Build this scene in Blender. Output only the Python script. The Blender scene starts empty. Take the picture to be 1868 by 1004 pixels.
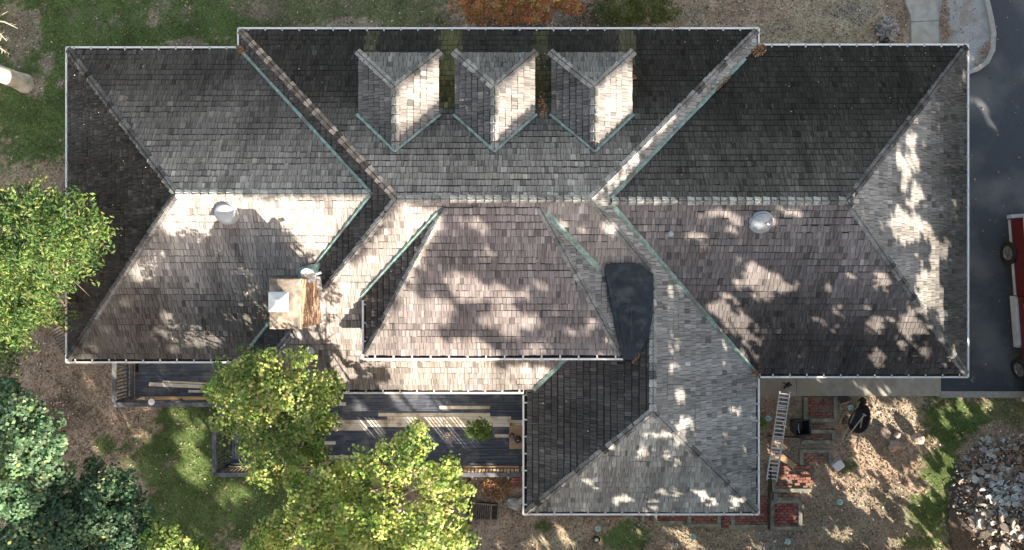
import bpy, math, random
import numpy as np
from mathutils import Vector, Matrix, noise as mnoise
random.seed(7); RNG = np.random.default_rng(11)
sc = bpy.context.scene
COL = sc.collection

# ------------------------------------------------------------------ camera, light, exposure
CAM_H = 27.0
FPX = 1350.0                      # focal length in pixels of the 1868 px wide photograph
cam = bpy.data.cameras.new('camera'); cam_o = bpy.data.objects.new('camera', cam); COL.objects.link(cam_o)
cam.sensor_width = 36.0; cam.lens = 36.0 * FPX / 1868.0
cam_o.location = (0, 0, CAM_H); cam_o.rotation_euler = (0, 0, 0)
cam.clip_end = 2000; cam.clip_start = 0.1
sc.camera = cam_o
SUN_EL = math.radians(22.0)
SUN_H = Vector((0.634, -0.773)).normalized()            # horizontal direction towards the sun
SUN = Vector((SUN_H.x * math.cos(SUN_EL), SUN_H.y * math.cos(SUN_EL), math.sin(SUN_EL)))
w = bpy.data.worlds.new('World'); sc.world = w; w.use_nodes = True
nt = w.node_tree; nt.nodes.clear()
sky = nt.nodes.new('ShaderNodeTexSky'); sky.sky_type = 'NISHITA'; sky.sun_disc = False
sky.sun_elevation = SUN_EL; sky.sun_rotation = math.atan2(SUN_H.x, SUN_H.y)
sky.air_density = 1.0; sky.dust_density = 1.6; sky.ozone_density = 1.0
bg = nt.nodes.new('ShaderNodeBackground'); bg.inputs[1].default_value = 0.115
ow = nt.nodes.new('ShaderNodeOutputWorld')
wb_ = nt.nodes.new('ShaderNodeMix'); wb_.data_type = 'RGBA'; wb_.blend_type = 'MULTIPLY'; wb_.inputs[0].default_value = 1.0; wb_.inputs[7].default_value = (1.30, 1.0, 0.74, 1)   # the camera's daylight white balance
nt.links.new(sky.outputs[0], wb_.inputs[6]); nt.links.new(wb_.outputs[2], bg.inputs[0]); nt.links.new(bg.outputs[0], ow.inputs[0])
sl = bpy.data.lights.new('sun', 'SUN'); sl.energy = 5.0; sl.angle = math.radians(0.5); sl.color = (1.0, 0.86, 0.70)
so = bpy.data.objects.new('sun', sl); COL.objects.link(so)
so.rotation_euler = SUN.to_track_quat('Z', 'Y').to_euler(); so.location = (20, -24, 16)
sc.view_settings.view_transform = 'Standard'; sc.view_settings.look = 'None'
sc.view_settings.exposure = 2.0; sc.view_settings.gamma = 1.0
sc.view_settings.use_curve_mapping = False
sc.cycles.max_bounces = 6; sc.cycles.diffuse_bounces = 3; sc.cycles.transparent_max_bounces = 4

# ------------------------------------------------------------------ helpers
def S(z): return FPX / (CAM_H - z)
def P(px, py, z=0.0):
    "the point of the place at height z that stands where the photograph measures (px, py)"
    s = S(z); return Vector(((px - 934) / s, (502 - py) / s, z))

def tag(o, label=None, cat=None, group=None, kind=None):
    if label: o['label'] = label
    if cat: o['category'] = cat
    if group: o['group'] = group
    if kind: o['kind'] = kind
    return o
def link(o, parent=None):
    COL.objects.link(o)
    if parent is not None: o.parent = parent
    return o
def empty(name, loc=(0, 0, 0), rz=0.0):
    o = bpy.data.objects.new(name, None); o.empty_display_size = 0.3
    o.location = loc; o.rotation_euler = (0, 0, rz); return link(o)
def obj(name, me, parent=None, loc=None, rz=None):
    o = bpy.data.objects.new(name, me); link(o, parent)
    if loc is not None: o.location = loc
    if rz is not None: o.rotation_euler = (0, 0, rz)
    return o

class MB:
    "collects faces of one mesh"
    def __init__(self): self.v = []; self.f = []; self.c = []
    def add(self, vs, fs, col=None):
        n = len(self.v); self.v += [tuple(p) for p in vs]
        for f in fs: self.f.append(tuple(i + n for i in f)); self.c.append(col or (1, 1, 1))
        return self
    def box(self, c, s, rz=0.0, col=None, tilt=None, taper=1.0):
        hx, hy, hz = s[0] / 2, s[1] / 2, s[2] / 2
        M = Matrix.Rotation(rz, 3, 'Z')
        if tilt is not None: M = M @ Matrix.Rotation(tilt[0], 3, 'X') @ Matrix.Rotation(tilt[1], 3, 'Y')
        vs = []
        for z in (-hz, hz):
            k = taper if z > 0 else 1.0
            for x, y in ((-hx, -hy), (hx, -hy), (hx, hy), (-hx, hy)):
                vs.append(Vector(c) + M @ Vector((x * k, y * k, z)))
        return self.add(vs, [(3, 2, 1, 0), (4, 5, 6, 7), (0, 1, 5, 4), (1, 2, 6, 5), (2, 3, 7, 6), (3, 0, 4, 7)], col)
    def bar(self, a, b, wd, ht=None, col=None, up=Vector((0, 0, 1))):
        a = Vector(a); b = Vector(b); ht = ht or wd; t = (b - a).normalized()
        if abs(t.dot(up)) > 0.98: up = Vector((1, 0, 0))
        s = t.cross(up).normalized(); u = s.cross(t).normalized()
        vs = [p + s * x * wd / 2 + u * y * ht / 2 for p in (a, b) for x, y in ((-1, -1), (1, -1), (1, 1), (-1, 1))]
        return self.add(vs, [(0, 1, 2, 3), (7, 6, 5, 4), (4, 5, 1, 0), (5, 6, 2, 1), (6, 7, 3, 2), (7, 4, 0, 3)], col)
    def tube(self, pts, rad, n=8, col=None, cap=True):
        pts = [Vector(p) for p in pts]; rad = rad if isinstance(rad, (list, tuple)) else [rad] * len(pts)
        vs = []; up = Vector((0.13, 0.21, 1)).normalized()
        for i, p in enumerate(pts):
            t = (pts[min(i + 1, len(pts) - 1)] - pts[max(i - 1, 0)]).normalized()
            if abs(t.dot(up)) > 0.95: r = Vector((1, 0, 0))
            else: r = up
            s = t.cross(r).normalized(); u = t.cross(s).normalized()
            for k in range(n):
                a = 2 * math.pi * k / n; vs.append(p + (s * math.cos(a) + u * math.sin(a)) * rad[i])
        fs = [(i * n + k, i * n + (k + 1) % n, (i + 1) * n + (k + 1) % n, (i + 1) * n + k) for i in range(len(pts) - 1) for k in range(n)]
        if cap: fs += [tuple(range(n))[::-1], tuple((len(pts) - 1) * n + k for k in range(n))]
        return self.add(vs, fs, col)
    def lathe(self, c, prof, n=20, col=None, sx=1.0, sy=1.0, rz=0.0, cap=True):
        vs = []; c = Vector(c)
        for r, z in prof:
            for k in range(n):
                a = 2 * math.pi * k / n; x = r * math.cos(a) * sx; y = r * math.sin(a) * sy
                vs.append(c + Vector((x * math.cos(rz) - y * math.sin(rz), x * math.sin(rz) + y * math.cos(rz), z)))
        m = len(prof)
        fs = [(i * n + k, i * n + (k + 1) % n, (i + 1) * n + (k + 1) % n, (i + 1) * n + k) for i in range(m - 1) for k in range(n)]
        if cap: fs += [tuple(range(n))[::-1], tuple((m - 1) * n + k for k in range(n))]
        return self.add(vs, fs, col)
    def prism(self, poly, z0, z1, col=None):
        n = len(poly)
        vs = [(x, y, z0) for x, y in poly] + [(x, y, z1) for x, y in poly]
        fs = [tuple(range(n))[::-1], tuple(range(n, 2 * n))] + [(i, (i + 1) % n, n + (i + 1) % n, n + i) for i in range(n)]
        return self.add(vs, fs, col)
    def mesh(self, name, mat, smooth=False, colour=False):
        me = bpy.data.meshes.new(name); me.from_pydata(self.v, [], self.f)
        if mat: me.materials.append(mat)
        if colour:
            ca = me.color_attributes.new('Col', 'FLOAT_COLOR', 'CORNER')
            tot = np.repeat(np.array(self.c, dtype=np.float32), [len(f) for f in self.f], axis=0)
            ca.data.foreach_set('color', np.hstack([tot, np.ones((len(tot), 1), np.float32)]).ravel())
        if smooth:
            me.polygons.foreach_set('use_smooth', [True] * len(me.polygons))
            try: me.set_sharp_from_angle(angle=math.radians(38))
            except Exception: pass
        me.update(); return me
    def build(self, name, mat, parent=None, smooth=False, colour=False, loc=None, rz=None):
        return obj(name, self.mesh(name, mat, smooth, colour), parent, loc, rz)

def quad_mesh(name, V, mat, col=None, tri=False):
    "V: (n,k,3) array of separate faces"
    n, k = V.shape[0], V.shape[1]
    me = bpy.data.meshes.new(name)
    me.vertices.add(n * k); me.vertices.foreach_set('co', V.astype(np.float32).ravel())
    me.loops.add(n * k); me.loops.foreach_set('vertex_index', np.arange(n * k, dtype=np.int32))
    me.polygons.add(n); me.polygons.foreach_set('loop_start', np.arange(0, n * k, k, dtype=np.int32))
    me.update(calc_edges=True)
    if col is not None:
        ca = me.color_attributes.new('Col', 'FLOAT_COLOR', 'CORNER')
        c = np.hstack([col, np.ones((n, 1))]).astype(np.float32)
        ca.data.foreach_set('color', np.repeat(c, k, axis=0).ravel())
    me.materials.append(mat); me.validate(); return me

# ------------------------------------------------------------------ materials
def mat_new(name):
    m = bpy.data.materials.new(name); m.use_nodes = True
    t = m.node_tree; b = t.nodes['Principled BSDF']; return m, t, b
def N(t, ty, **kw):
    n = t.nodes.new(ty)
    for k, v in kw.items(): setattr(n, k, v)
    return n
def noise_mat(name, c1, c2, scale=8.0, rough=0.85, detail=5, stretch=(1, 1, 1), bump=0.0, spec=0.3, metal=0.0, lo=0.35, hi=0.65, c3=None, s3=1.2):
    m, t, b = mat_new(name)
    g = N(t, 'ShaderNodeNewGeometry'); mp = N(t, 'ShaderNodeMapping'); mp.inputs['Scale'].default_value = stretch
    no = N(t, 'ShaderNodeTexNoise'); no.inputs['Scale'].default_value = scale; no.inputs['Detail'].default_value = detail
    t.links.new(g.outputs['Position'], mp.inputs[0]); t.links.new(mp.outputs[0], no.inputs['Vector'])
    r = N(t, 'ShaderNodeMapRange'); r.inputs[1].default_value = lo; r.inputs[2].default_value = hi
    t.links.new(no.outputs[0], r.inputs[0])
    mx = N(t, 'ShaderNodeMix', data_type='RGBA'); mx.inputs[6].default_value = (*c1, 1); mx.inputs[7].default_value = (*c2, 1)
    t.links.new(r.outputs[0], mx.inputs[0]); out = mx.outputs[2]
    if c3:
        n3 = N(t, 'ShaderNodeTexNoise'); n3.inputs['Scale'].default_value = s3; n3.inputs['Detail'].default_value = 6
        t.links.new(g.outputs['Position'], n3.inputs['Vector'])
        r3 = N(t, 'ShaderNodeMapRange'); r3.inputs[1].default_value = 0.5; r3.inputs[2].default_value = 0.68
        t.links.new(n3.outputs[0], r3.inputs[0])
        m3 = N(t, 'ShaderNodeMix', data_type='RGBA'); m3.inputs[7].default_value = (*c3, 1)
        t.links.new(r3.outputs[0], m3.inputs[0]); t.links.new(out, m3.inputs[6]); out = m3.outputs[2]
    t.links.new(out, b.inputs['Base Color'])
    b.inputs['Roughness'].default_value = rough; b.inputs['Specular IOR Level'].default_value = spec; b.inputs['Metallic'].default_value = metal
    if bump:
        bp = N(t, 'ShaderNodeBump'); bp.inputs['Strength'].default_value = bump; bp.inputs['Distance'].default_value = 0.02
        t.links.new(no.outputs[0], bp.inputs['Height']); t.links.new(bp.outputs[0], b.inputs['Normal'])
    return m
def attr_mat(name, rough=0.9, scale=40.0, amp=0.35, stretch=(1, 1, 1), spec=0.15, objcol=False, trans=0.0, big=0.0, bump=0.0):
    "colour from the Col attribute (or, where it has none, the object's colour) times a fine noise"
    m, t, b = mat_new(name)
    a = N(t, 'ShaderNodeAttribute', attribute_name='Col'); src = a.outputs['Color']
    if objcol:
        oi = N(t, 'ShaderNodeObjectInfo'); ad = N(t, 'ShaderNodeMix', data_type='RGBA', blend_type='ADD'); ad.inputs[0].default_value = 1
        t.links.new(src, ad.inputs[6]); t.links.new(oi.outputs['Color'], ad.inputs[7]); src = ad.outputs[2]
    g = N(t, 'ShaderNodeNewGeometry'); mp = N(t, 'ShaderNodeMapping'); mp.inputs['Scale'].default_value = stretch
    no = N(t, 'ShaderNodeTexNoise'); no.inputs['Scale'].default_value = scale; no.inputs['Detail'].default_value = 3
    t.links.new(g.outputs['Position'], mp.inputs[0]); t.links.new(mp.outputs[0], no.inputs['Vector'])
    r = N(t, 'ShaderNodeMapRange'); r.inputs[1].default_value = 0.3; r.inputs[2].default_value = 0.7
    r.inputs[3].default_value = 1 - amp; r.inputs[4].default_value = 1 + amp
    t.links.new(no.outputs[0], r.inputs[0]); f = r.outputs[0]
    if big:
        n2 = N(t, 'ShaderNodeTexNoise'); n2.inputs['Scale'].default_value = 0.9; n2.inputs['Detail'].default_value = 6
        t.links.new(g.outputs['Position'], n2.inputs['Vector'])
        r2 = N(t, 'ShaderNodeMapRange'); r2.inputs[1].default_value = 0.35; r2.inputs[2].default_value = 0.65
        r2.inputs[3].default_value = 1 - big; r2.inputs[4].default_value = 1 + big
        t.links.new(n2.outputs[0], r2.inputs[0])
        mu = N(t, 'ShaderNodeMath', operation='MULTIPLY'); t.links.new(f, mu.inputs[0]); t.links.new(r2.outputs[0], mu.inputs[1]); f = mu.outputs[0]
    vm = N(t, 'ShaderNodeVectorMath', operation='SCALE'); t.links.new(src, vm.inputs[0]); t.links.new(f, vm.inputs['Scale'])
    t.links.new(vm.outputs[0], b.inputs['Base Color'])
    b.inputs['Roughness'].default_value = rough; b.inputs['Specular IOR Level'].default_value = spec
    if bump:
        bp = N(t, 'ShaderNodeBump'); bp.inputs['Strength'].default_value = bump; bp.inputs['Distance'].default_value = 0.02
        t.links.new(no.outputs[0], bp.inputs['Height']); t.links.new(bp.outputs[0], b.inputs['Normal'])
    if trans:
        tr = N(t, 'ShaderNodeBsdfTranslucent'); mx = N(t, 'ShaderNodeMixShader'); mx.inputs[0].default_value = trans
        out = t.nodes['Material Output']; t.links.new(vm.outputs[0], tr.inputs[0])
        t.links.new(b.outputs[0], mx.inputs[1]); t.links.new(tr.outputs[0], mx.inputs[2]); t.links.new(mx.outputs[0], out.inputs[0])
    return m

M_NS = attr_mat('cedar_shake_running_north_south', stretch=(1, 0.1, 0.1), scale=24, amp=0.28, objcol=True, rough=0.95, bump=0.25)
M_EW = attr_mat('cedar_shake_running_east_west', stretch=(0.1, 1, 0.1), scale=24, amp=0.28, objcol=True, rough=0.95, bump=0.25)
M_CAP = attr_mat('cedar_cap', scale=22, amp=0.35, objcol=True, rough=0.95)
M_UNDER = noise_mat('roofing_felt', (0.018, 0.017, 0.016), (0.035, 0.032, 0.03), 12)
M_COPPER = noise_mat('patinated_copper', (0.20, 0.32, 0.295), (0.34, 0.47, 0.43), 9, rough=0.75, c3=(0.19, 0.20, 0.175), s3=2.0, lo=.4, hi=.6)
M_WHITE = noise_mat('white_gutter_paint', (0.80, 0.81, 0.82), (0.90, 0.90, 0.90), 9, rough=0.35)
M_TROUGH = noise_mat('gutter_debris', (0.02, 0.018, 0.015), (0.12, 0.085, 0.055), 25, rough=0.95, lo=0.45, hi=0.7)
M_WALL = noise_mat('house_siding', (0.52, 0.50, 0.46), (0.60, 0.58, 0.54), 3)
M_SOFFIT = noise_mat('soffit_paint', (0.66, 0.66, 0.64), (0.72, 0.72, 0.70), 3)
M_MEMB = noise_mat('rubber_membrane', (0.020, 0.027, 0.038), (0.032, 0.042, 0.056), 5, rough=0.8, c3=(0.06, 0.068, 0.078), s3=3.2, bump=0.5)
M_FOLIAGE = attr_mat('leaf_green', rough=0.55, amp=0.12, scale=20, spec=0.35, trans=0.32)
M_DRYLEAF = attr_mat('dry_leaf', rough=0.9, amp=0.15, scale=20)
M_GROUND = attr_mat('ground_soil', rough=0.97, scale=17, amp=0.4, big=0.25, bump=0.35)
M_BARK = noise_mat('grey_bark', (0.16, 0.13, 0.10), (0.34, 0.30, 0.25), 9, stretch=(1, 1, 0.3), bump=0.5)
M_PALEBARK = noise_mat('pale_bark', (0.42, 0.39, 0.34), (0.66, 0.63, 0.56), 6, bump=0.3, c3=(0.30, 0.27, 0.23), s3=3.0)
# ------------------------------------------------------------------ the roofs: planes z = a x + b y + c
def pl_w(x0, z0, p): return (p, 0.0, z0 - p * x0)
def pl_e(x1, z0, p): return (-p, 0.0, z0 + p * x1)
def pl_s(y0, z0, p): return (0.0, p, z0 - p * y0)
def pl_n(y1, z0, p): return (0.0, -p, z0 + p * y1)
MW = pl_w(-8.88, 3, 0.622); ME = pl_e(8.0, 3, 0.6095); MN = pl_n(8.0, 3, 0.6017); MS = pl_s(-3.8, 3.15, 0.576)
SW_ = pl_w(0.37, 3, 0.63); SS = pl_s(-7.76, 3, 0.625)
EN = pl_n(7.47, 3, 0.5993); ES = pl_s(-3.31, 3, 0.5993); EE = pl_e(14.79, 3, 0.5993)
WN = pl_n(7.38, 3, 0.6024); WS = pl_s(-2.83, 3, 0.5965); WW = pl_w(-14.45, 3, 0.618)
CW = pl_w(-4.43, 5, 0.57); CE = pl_e(3.3, 5, 0.57); CS = pl_s(-2.5, 5, 0.331)
DX = [(-4.55, -2.19), (-1.68, 0.67), (1.19, 3.56)]
DZ = 4.97
ROOFS = [((-8.88, 8.0, -3.8, 8.0), [MW, ME, MN, MS]),
         ((0.37, 8.0, -7.76, 0.1), [SW_, ME, SS]),
         ((2.74, 14.79, -3.31, 7.47), [EN, ES, EE]),
         ((-14.45, -3.9, -2.83, 7.38), [WN, WS, WW]),
         ((-4.43, 3.3, -2.5, 1.95), [CW, CE, CS])]
for a, b in DX:
    ROOFS.append(((a, b, 3.57, 6.6), [pl_w(a, DZ, 0.585), pl_e(b, DZ, 0.585), pl_n(6.6, DZ, 0.585)]))
CHIM = (-6.58, -5.76, -1.45, -0.12, 6.9)     # x0, x1, y0, y1, top
def H(x, y):
    "height of the house's upper surface at (x, y), 0 beside it"
    x = np.asarray(x, float); y = np.asarray(y, float); h = np.zeros(np.broadcast(x, y).shape)
    for (x0, x1, y0, y1), pls in ROOFS:
        z = np.min([a * x + b * y + c for a, b, c in pls], axis=0)
        h = np.where((x >= x0) & (x <= x1) & (y >= y0) & (y <= y1), np.maximum(h, z), h)
    x0, x1, y0, y1, zt = CHIM
    return np.where((x >= x0) & (x <= x1) & (y >= y0) & (y <= y1), zt, h)
def h1(x, y):
    h = 0.0
    for (x0, x1, y0, y1), pls in ROOFS:
        if x0 <= x <= x1 and y0 <= y <= y1:
            z = min(a * x + b * y + c for a, b, c in pls)
            if z > h: h = z
    return CHIM[4] if CHIM[0] <= x <= CHIM[1] and CHIM[2] <= y <= CHIM[3] else h
def smooth(a, b, x): t = min(1, max(0, (x - a) / (b - a))); return t * t * (3 - 2 * t)
def nz(x, y, s=1.0, k=0.0): return mnoise.noise(Vector((x * s, y * s, k)))

# colour of the weathered cedar on each slope (algae keeps to the damp north slopes near the eaves; west slopes are dark all over)
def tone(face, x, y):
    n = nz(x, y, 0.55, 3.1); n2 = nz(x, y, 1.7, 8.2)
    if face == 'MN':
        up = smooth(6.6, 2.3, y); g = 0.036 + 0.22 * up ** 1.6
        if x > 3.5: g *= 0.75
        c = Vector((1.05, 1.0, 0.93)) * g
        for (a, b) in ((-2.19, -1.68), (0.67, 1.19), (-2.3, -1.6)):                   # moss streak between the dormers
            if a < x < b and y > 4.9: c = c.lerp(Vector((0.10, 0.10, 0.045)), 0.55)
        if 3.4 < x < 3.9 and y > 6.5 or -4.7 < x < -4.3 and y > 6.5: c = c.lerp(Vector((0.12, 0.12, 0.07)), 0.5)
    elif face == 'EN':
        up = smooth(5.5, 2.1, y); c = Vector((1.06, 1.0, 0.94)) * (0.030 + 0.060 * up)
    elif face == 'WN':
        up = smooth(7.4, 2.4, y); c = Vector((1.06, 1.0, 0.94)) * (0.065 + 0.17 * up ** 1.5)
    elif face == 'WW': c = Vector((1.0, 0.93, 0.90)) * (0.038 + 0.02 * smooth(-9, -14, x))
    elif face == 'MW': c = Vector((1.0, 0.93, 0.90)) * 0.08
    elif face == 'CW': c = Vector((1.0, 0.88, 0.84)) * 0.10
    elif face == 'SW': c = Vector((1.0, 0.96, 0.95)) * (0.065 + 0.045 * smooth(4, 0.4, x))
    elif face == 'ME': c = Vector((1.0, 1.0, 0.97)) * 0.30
    elif face == 'EE': c = Vector((1.0, 0.97, 0.93)) * (0.34 - 0.25 * smooth(11.6, 14.2, x + 0.6 * n))  # towards the hip a broad lit area is put into the tone
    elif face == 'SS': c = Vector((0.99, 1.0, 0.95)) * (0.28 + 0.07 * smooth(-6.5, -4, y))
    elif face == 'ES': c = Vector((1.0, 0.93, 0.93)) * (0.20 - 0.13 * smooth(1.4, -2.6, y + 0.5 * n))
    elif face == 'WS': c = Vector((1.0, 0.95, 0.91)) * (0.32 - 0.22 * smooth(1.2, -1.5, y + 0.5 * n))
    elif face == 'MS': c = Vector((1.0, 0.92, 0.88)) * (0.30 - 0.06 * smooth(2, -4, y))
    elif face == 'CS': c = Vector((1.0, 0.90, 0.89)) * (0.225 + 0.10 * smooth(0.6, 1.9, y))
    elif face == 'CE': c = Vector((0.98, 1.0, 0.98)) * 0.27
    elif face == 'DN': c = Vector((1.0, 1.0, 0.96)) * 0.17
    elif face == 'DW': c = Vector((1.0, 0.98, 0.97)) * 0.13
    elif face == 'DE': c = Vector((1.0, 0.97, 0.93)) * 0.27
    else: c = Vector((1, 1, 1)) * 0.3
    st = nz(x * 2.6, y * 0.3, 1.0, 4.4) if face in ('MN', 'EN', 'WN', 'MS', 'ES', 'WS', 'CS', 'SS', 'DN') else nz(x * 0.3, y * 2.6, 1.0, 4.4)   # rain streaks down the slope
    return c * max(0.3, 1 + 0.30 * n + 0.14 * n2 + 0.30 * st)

FACES = {   # name: (plane, outline in plan, eave direction)
 'MN': (MN, [(-8.88, 8), (8, 8), (2.175, 2.1), (-3.17, 2.1)]),
 'MW': (MW, [(-8.88, 8), (-3.17, 2.1), (-8.64, -3.8), (-8.88, -3.8)]),
 'MS': (MS, [(-8.64, -3.8), (0.61, -3.8), (4.12, 0.044), (2.175, 2.1), (-3.17, 2.1)]),
 'ME': (ME, [(8, 8), (2.175, 2.1), (4.12, 0.044), (4.12, -3.98), (8, -7.76)]),
 'SW': (SW_, [(0.37, -7.76), (4.12, -3.98), (4.12, 0.044), (0.61, -3.8), (0.37, -3.8)]),
 'SS': (SS, [(0.37, -7.76), (8, -7.76), (4.12, -3.98)]),
 'EN': (EN, [(8, 7.47), (14.79, 7.47), (9.4, 2.08), (2.74, 2.08)]),
 'ES': (ES, [(8, -3.31), (14.79, -3.31), (9.4, 2.08), (2.74, 2.08)]),
 'EE': (EE, [(14.79, 7.47), (9.4, 2.08), (14.79, -3.31)]),
 'WN': (WN, [(-14.45, 7.38), (-8.88, 7.38), (-3.86, 2.3), (-9.5, 2.3)]),
 'WS': (WS, [(-14.45, -2.83), (-8.88, -2.83), (-3.86, 2.3), (-9.5, 2.3)]),
 'WW': (WW, [(-14.45, 7.38), (-9.5, 2.3), (-14.45, -2.83)]),
 'CS': (CS, [(-4.43, -2.5), (3.3, -2.5), (0.76, 1.88), (-1.88, 1.88)]),
 'CW': (CW, [(-4.43, -2.5), (-1.88, 1.88), (-4.43, 1.4)]),
 'CE': (CE, [(3.3, -2.5), (0.76, 1.88), (3.3, 1.4)]),
}
for i, (a, b) in enumerate(DX):
    m = (a + b) / 2
    FACES['DN%d' % i] = (pl_n(6.6, DZ, 0.585), [(a, 6.6), (b, 6.6), (m, 5.42)])
    FACES['DW%d' % i] = (pl_w(a, DZ, 0.585), [(a, 6.6), (m, 5.42), (m, 3.55), (a, 4.70)])
    FACES['DE%d' % i] = (pl_e(b, DZ, 0.585), [(b, 6.6), (m, 5.42), (m, 3.55), (b, 4.70)])

def clip_rect(poly, u0, u1, v0, v1):
    for ax, lim, sg in ((0, u0, 1), (0, u1, -1), (1, v0, 1), (1, v1, -1)):
        out = []; n = len(poly)
        for i in range(n):
            p, q = poly[i], poly[(i + 1) % n]
            dp, dq = sg * (p[ax] - lim), sg * (q[ax] - lim)
            if dp >= 0: out.append(p)
            if (dp > 0 > dq) or (dp < 0 < dq):
                t = dp / (dp - dq); out.append((p[0] + (q[0] - p[0]) * t, p[1] + (q[1] - p[1]) * t))
        poly = out
        if len(poly) < 3: return []
    return poly
def area2(p): return abs(sum(p[i][0] * p[(i + 1) % len(p)][1] - p[(i + 1) % len(p)][0] * p[i][1] for i in range(len(p)))) / 2

house = tag(empty('house', (0, 0, 0)), 'wide low house with weathered cedar shake hip roofs, white gutters and three small dormers', 'house')
EXPO = 0.193                      # plan depth of one course
WIDTHS = [0.065, 0.085, 0.105, 0.125, 0.15, 0.185]
SLOT = {'MN': .038, 'EN': .038, 'WN': .034, 'WW': .036, 'MW': .04, 'CW': .04, 'SW': .038, 'DW': .022, 'DN': .018, 'ME': .018, 'EE': .018, 'SS': .020, 'ES': .020, 'WS': .018, 'MS': .018, 'CS': .020, 'CE': .016, 'DE': .016}  # bare felt below each butt stands in for its shadow line
SH = []                           # every shake: (face, outline uv list, frame, butt, colour, is_full, width, key)
for fname, (pl, plan) in FACES.items():
    a, b, c = pl; ew = abs(a) > abs(b)
    p = abs(a) + abs(b)
    if ew: up = Vector((1 if a > 0 else -1, 0, p)); side = Vector((0, 1, 0)); v_of = lambda x, y, s=(1 if a > 0 else -1): x * s; u_of = lambda x, y: y
    else: up = Vector((0, 1 if b > 0 else -1, p)); side = Vector((1, 0, 0)); v_of = lambda x, y, s=(1 if b > 0 else -1): y * s; u_of = lambda x, y: x
    uv = [(u_of(x, y), v_of(x, y)) for x, y in plan]
    vmin = min(q[1] for q in uv); vmax = max(q[1] for q in uv); umin = min(q[0] for q in uv); umax = max(q[0] for q in uv)
    dorm = fname[0] == 'D'
    start = 0.0 if dorm else 0.15
    nrm = side.cross(up); nrm = nrm if nrm.z > 0 else -nrm; nrm.normalize()
    base = fname[:2]
    row = 0; v = vmin + start - 0.02
    rng = random.Random(hash(fname) % 1000 if False else sum(map(ord, fname)) * 7)
    while v < vmax:
        e = EXPO * (0.93 if dorm else 1.0)
        u = umin - rng.random() * 0.2
        wob = lambda uu: 0.012 * math.sin(uu * 0.9 + row) + 0.01 * nz(uu, row * 0.7, 0.8)
        while u < umax:
            wd = rng.choices(WIDTHS, (1, 2, 4, 4, 3, 1.6))[0]
            vo = wob(u) + rng.uniform(-0.008, 0.008) - (rng.random() < 0.03) * 0.02
            gap = rng.uniform(0.006, 0.014)
            r = clip_rect(uv, u, u + wd - gap, v + vo, v + e - SLOT[base])
            if len(r) >= 3 and area2(r) > 0.0008:
                cu = sum(q[0] for q in r) / len(r); cv = sum(q[1] for q in r) / len(r)
                def XY(q, ew=ew, s=(1 if (a > 0 or b > 0) else -1)): return (q[1] * s, q[0]) if ew else (q[0], q[1] * s)
                hid = True
                for q in r:
                    x, y = XY(q)
                    x += (0 - x) * 1e-4; y += (0 - y) * 1e-4
                    if a * x + b * y + c > h1(x, y) - 0.06: hid = False; break
                x, y = XY((cu, cv))
                if CHIM[0] < x < CHIM[1] and CHIM[2] < y < CHIM[3]: hid = True
                if not hid:
                    full = len(r) == 4 and abs(area2(r) - (wd - gap) * (e - SLOT[base] - vo)) < 1e-4
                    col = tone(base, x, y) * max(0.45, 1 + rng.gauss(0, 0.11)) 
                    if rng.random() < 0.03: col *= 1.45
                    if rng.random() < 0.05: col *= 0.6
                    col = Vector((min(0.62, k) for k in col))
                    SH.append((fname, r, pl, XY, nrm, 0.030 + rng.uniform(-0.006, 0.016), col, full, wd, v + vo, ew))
            u += wd
        v += e; row += 1

def shake_geo(r, pl, XY, nrm, butt, v0, ref=Vector((0, 0, 0))):
    a, b, c = pl; lo = []; hi = []
    vt = v0 + EXPO + 0.01
    for q in r:
        x, y = XY(q); k = 1 - (q[1] - v0) / (vt - v0)
        p0 = Vector((x, y, a * x + b * y + c)); lo.append(p0 + nrm * 0.002 - ref); hi.append(p0 + nrm * (0.006 + butt * max(0, k)) - ref)
    n = len(r)
    # the outline's winding in plan decides which way is up
    ar = sum(hi[i].x * hi[(i + 1) % n].y - hi[(i + 1) % n].x * hi[i].y for i in range(n))
    top = list(range(n, 2 * n)); 
    sides = [(i, (i + 1) % n, n + (i + 1) % n, n + i) for i in range(n)]
    if ar < 0: top = top[::-1]; sides = [f[::-1] for f in sides]
    return lo + hi, [tuple(top)] + sides
roof = None
# roofing felt under the shakes: one closed slab per slope, joined as the part "roof"
mb = MB()
for fname, (pl, plan) in FACES.items():
    a, b, c = pl; ar = sum(plan[i][0] * plan[(i + 1) % len(plan)][1] - plan[(i + 1) % len(plan)][0] * plan[i][1] for i in range(len(plan)))
    pp = plan if ar > 0 else plan[::-1]
    if fname[0] != 'D':
        ax = 0 if abs(a) > abs(b) else 1; sg = 1 if (a + b) > 0 else -1; lim = min(sg * q[ax] for q in pp) + 0.125
        pp = clip_rect(pp, *((lim, 99, -99, 99) if ax == 0 and sg > 0 else (-99, -lim, -99, 99) if ax == 0 else (-99, 99, lim, 99) if sg > 0 else (-99, 99, -99, -lim)))
    n = len(pp)
    top = [(x, y, a * x + b * y + c) for x, y in pp]; bot = [(x, y, z - 0.12) for x, y, z in top]
    mb.add(bot + top, [tuple(range(n, 2 * n)), tuple(range(n))[::-1]] + [(i, (i + 1) % n, n + (i + 1) % n, n + i) for i in range(n)])
roof = mb.build('roof', M_UNDER, house)
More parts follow.
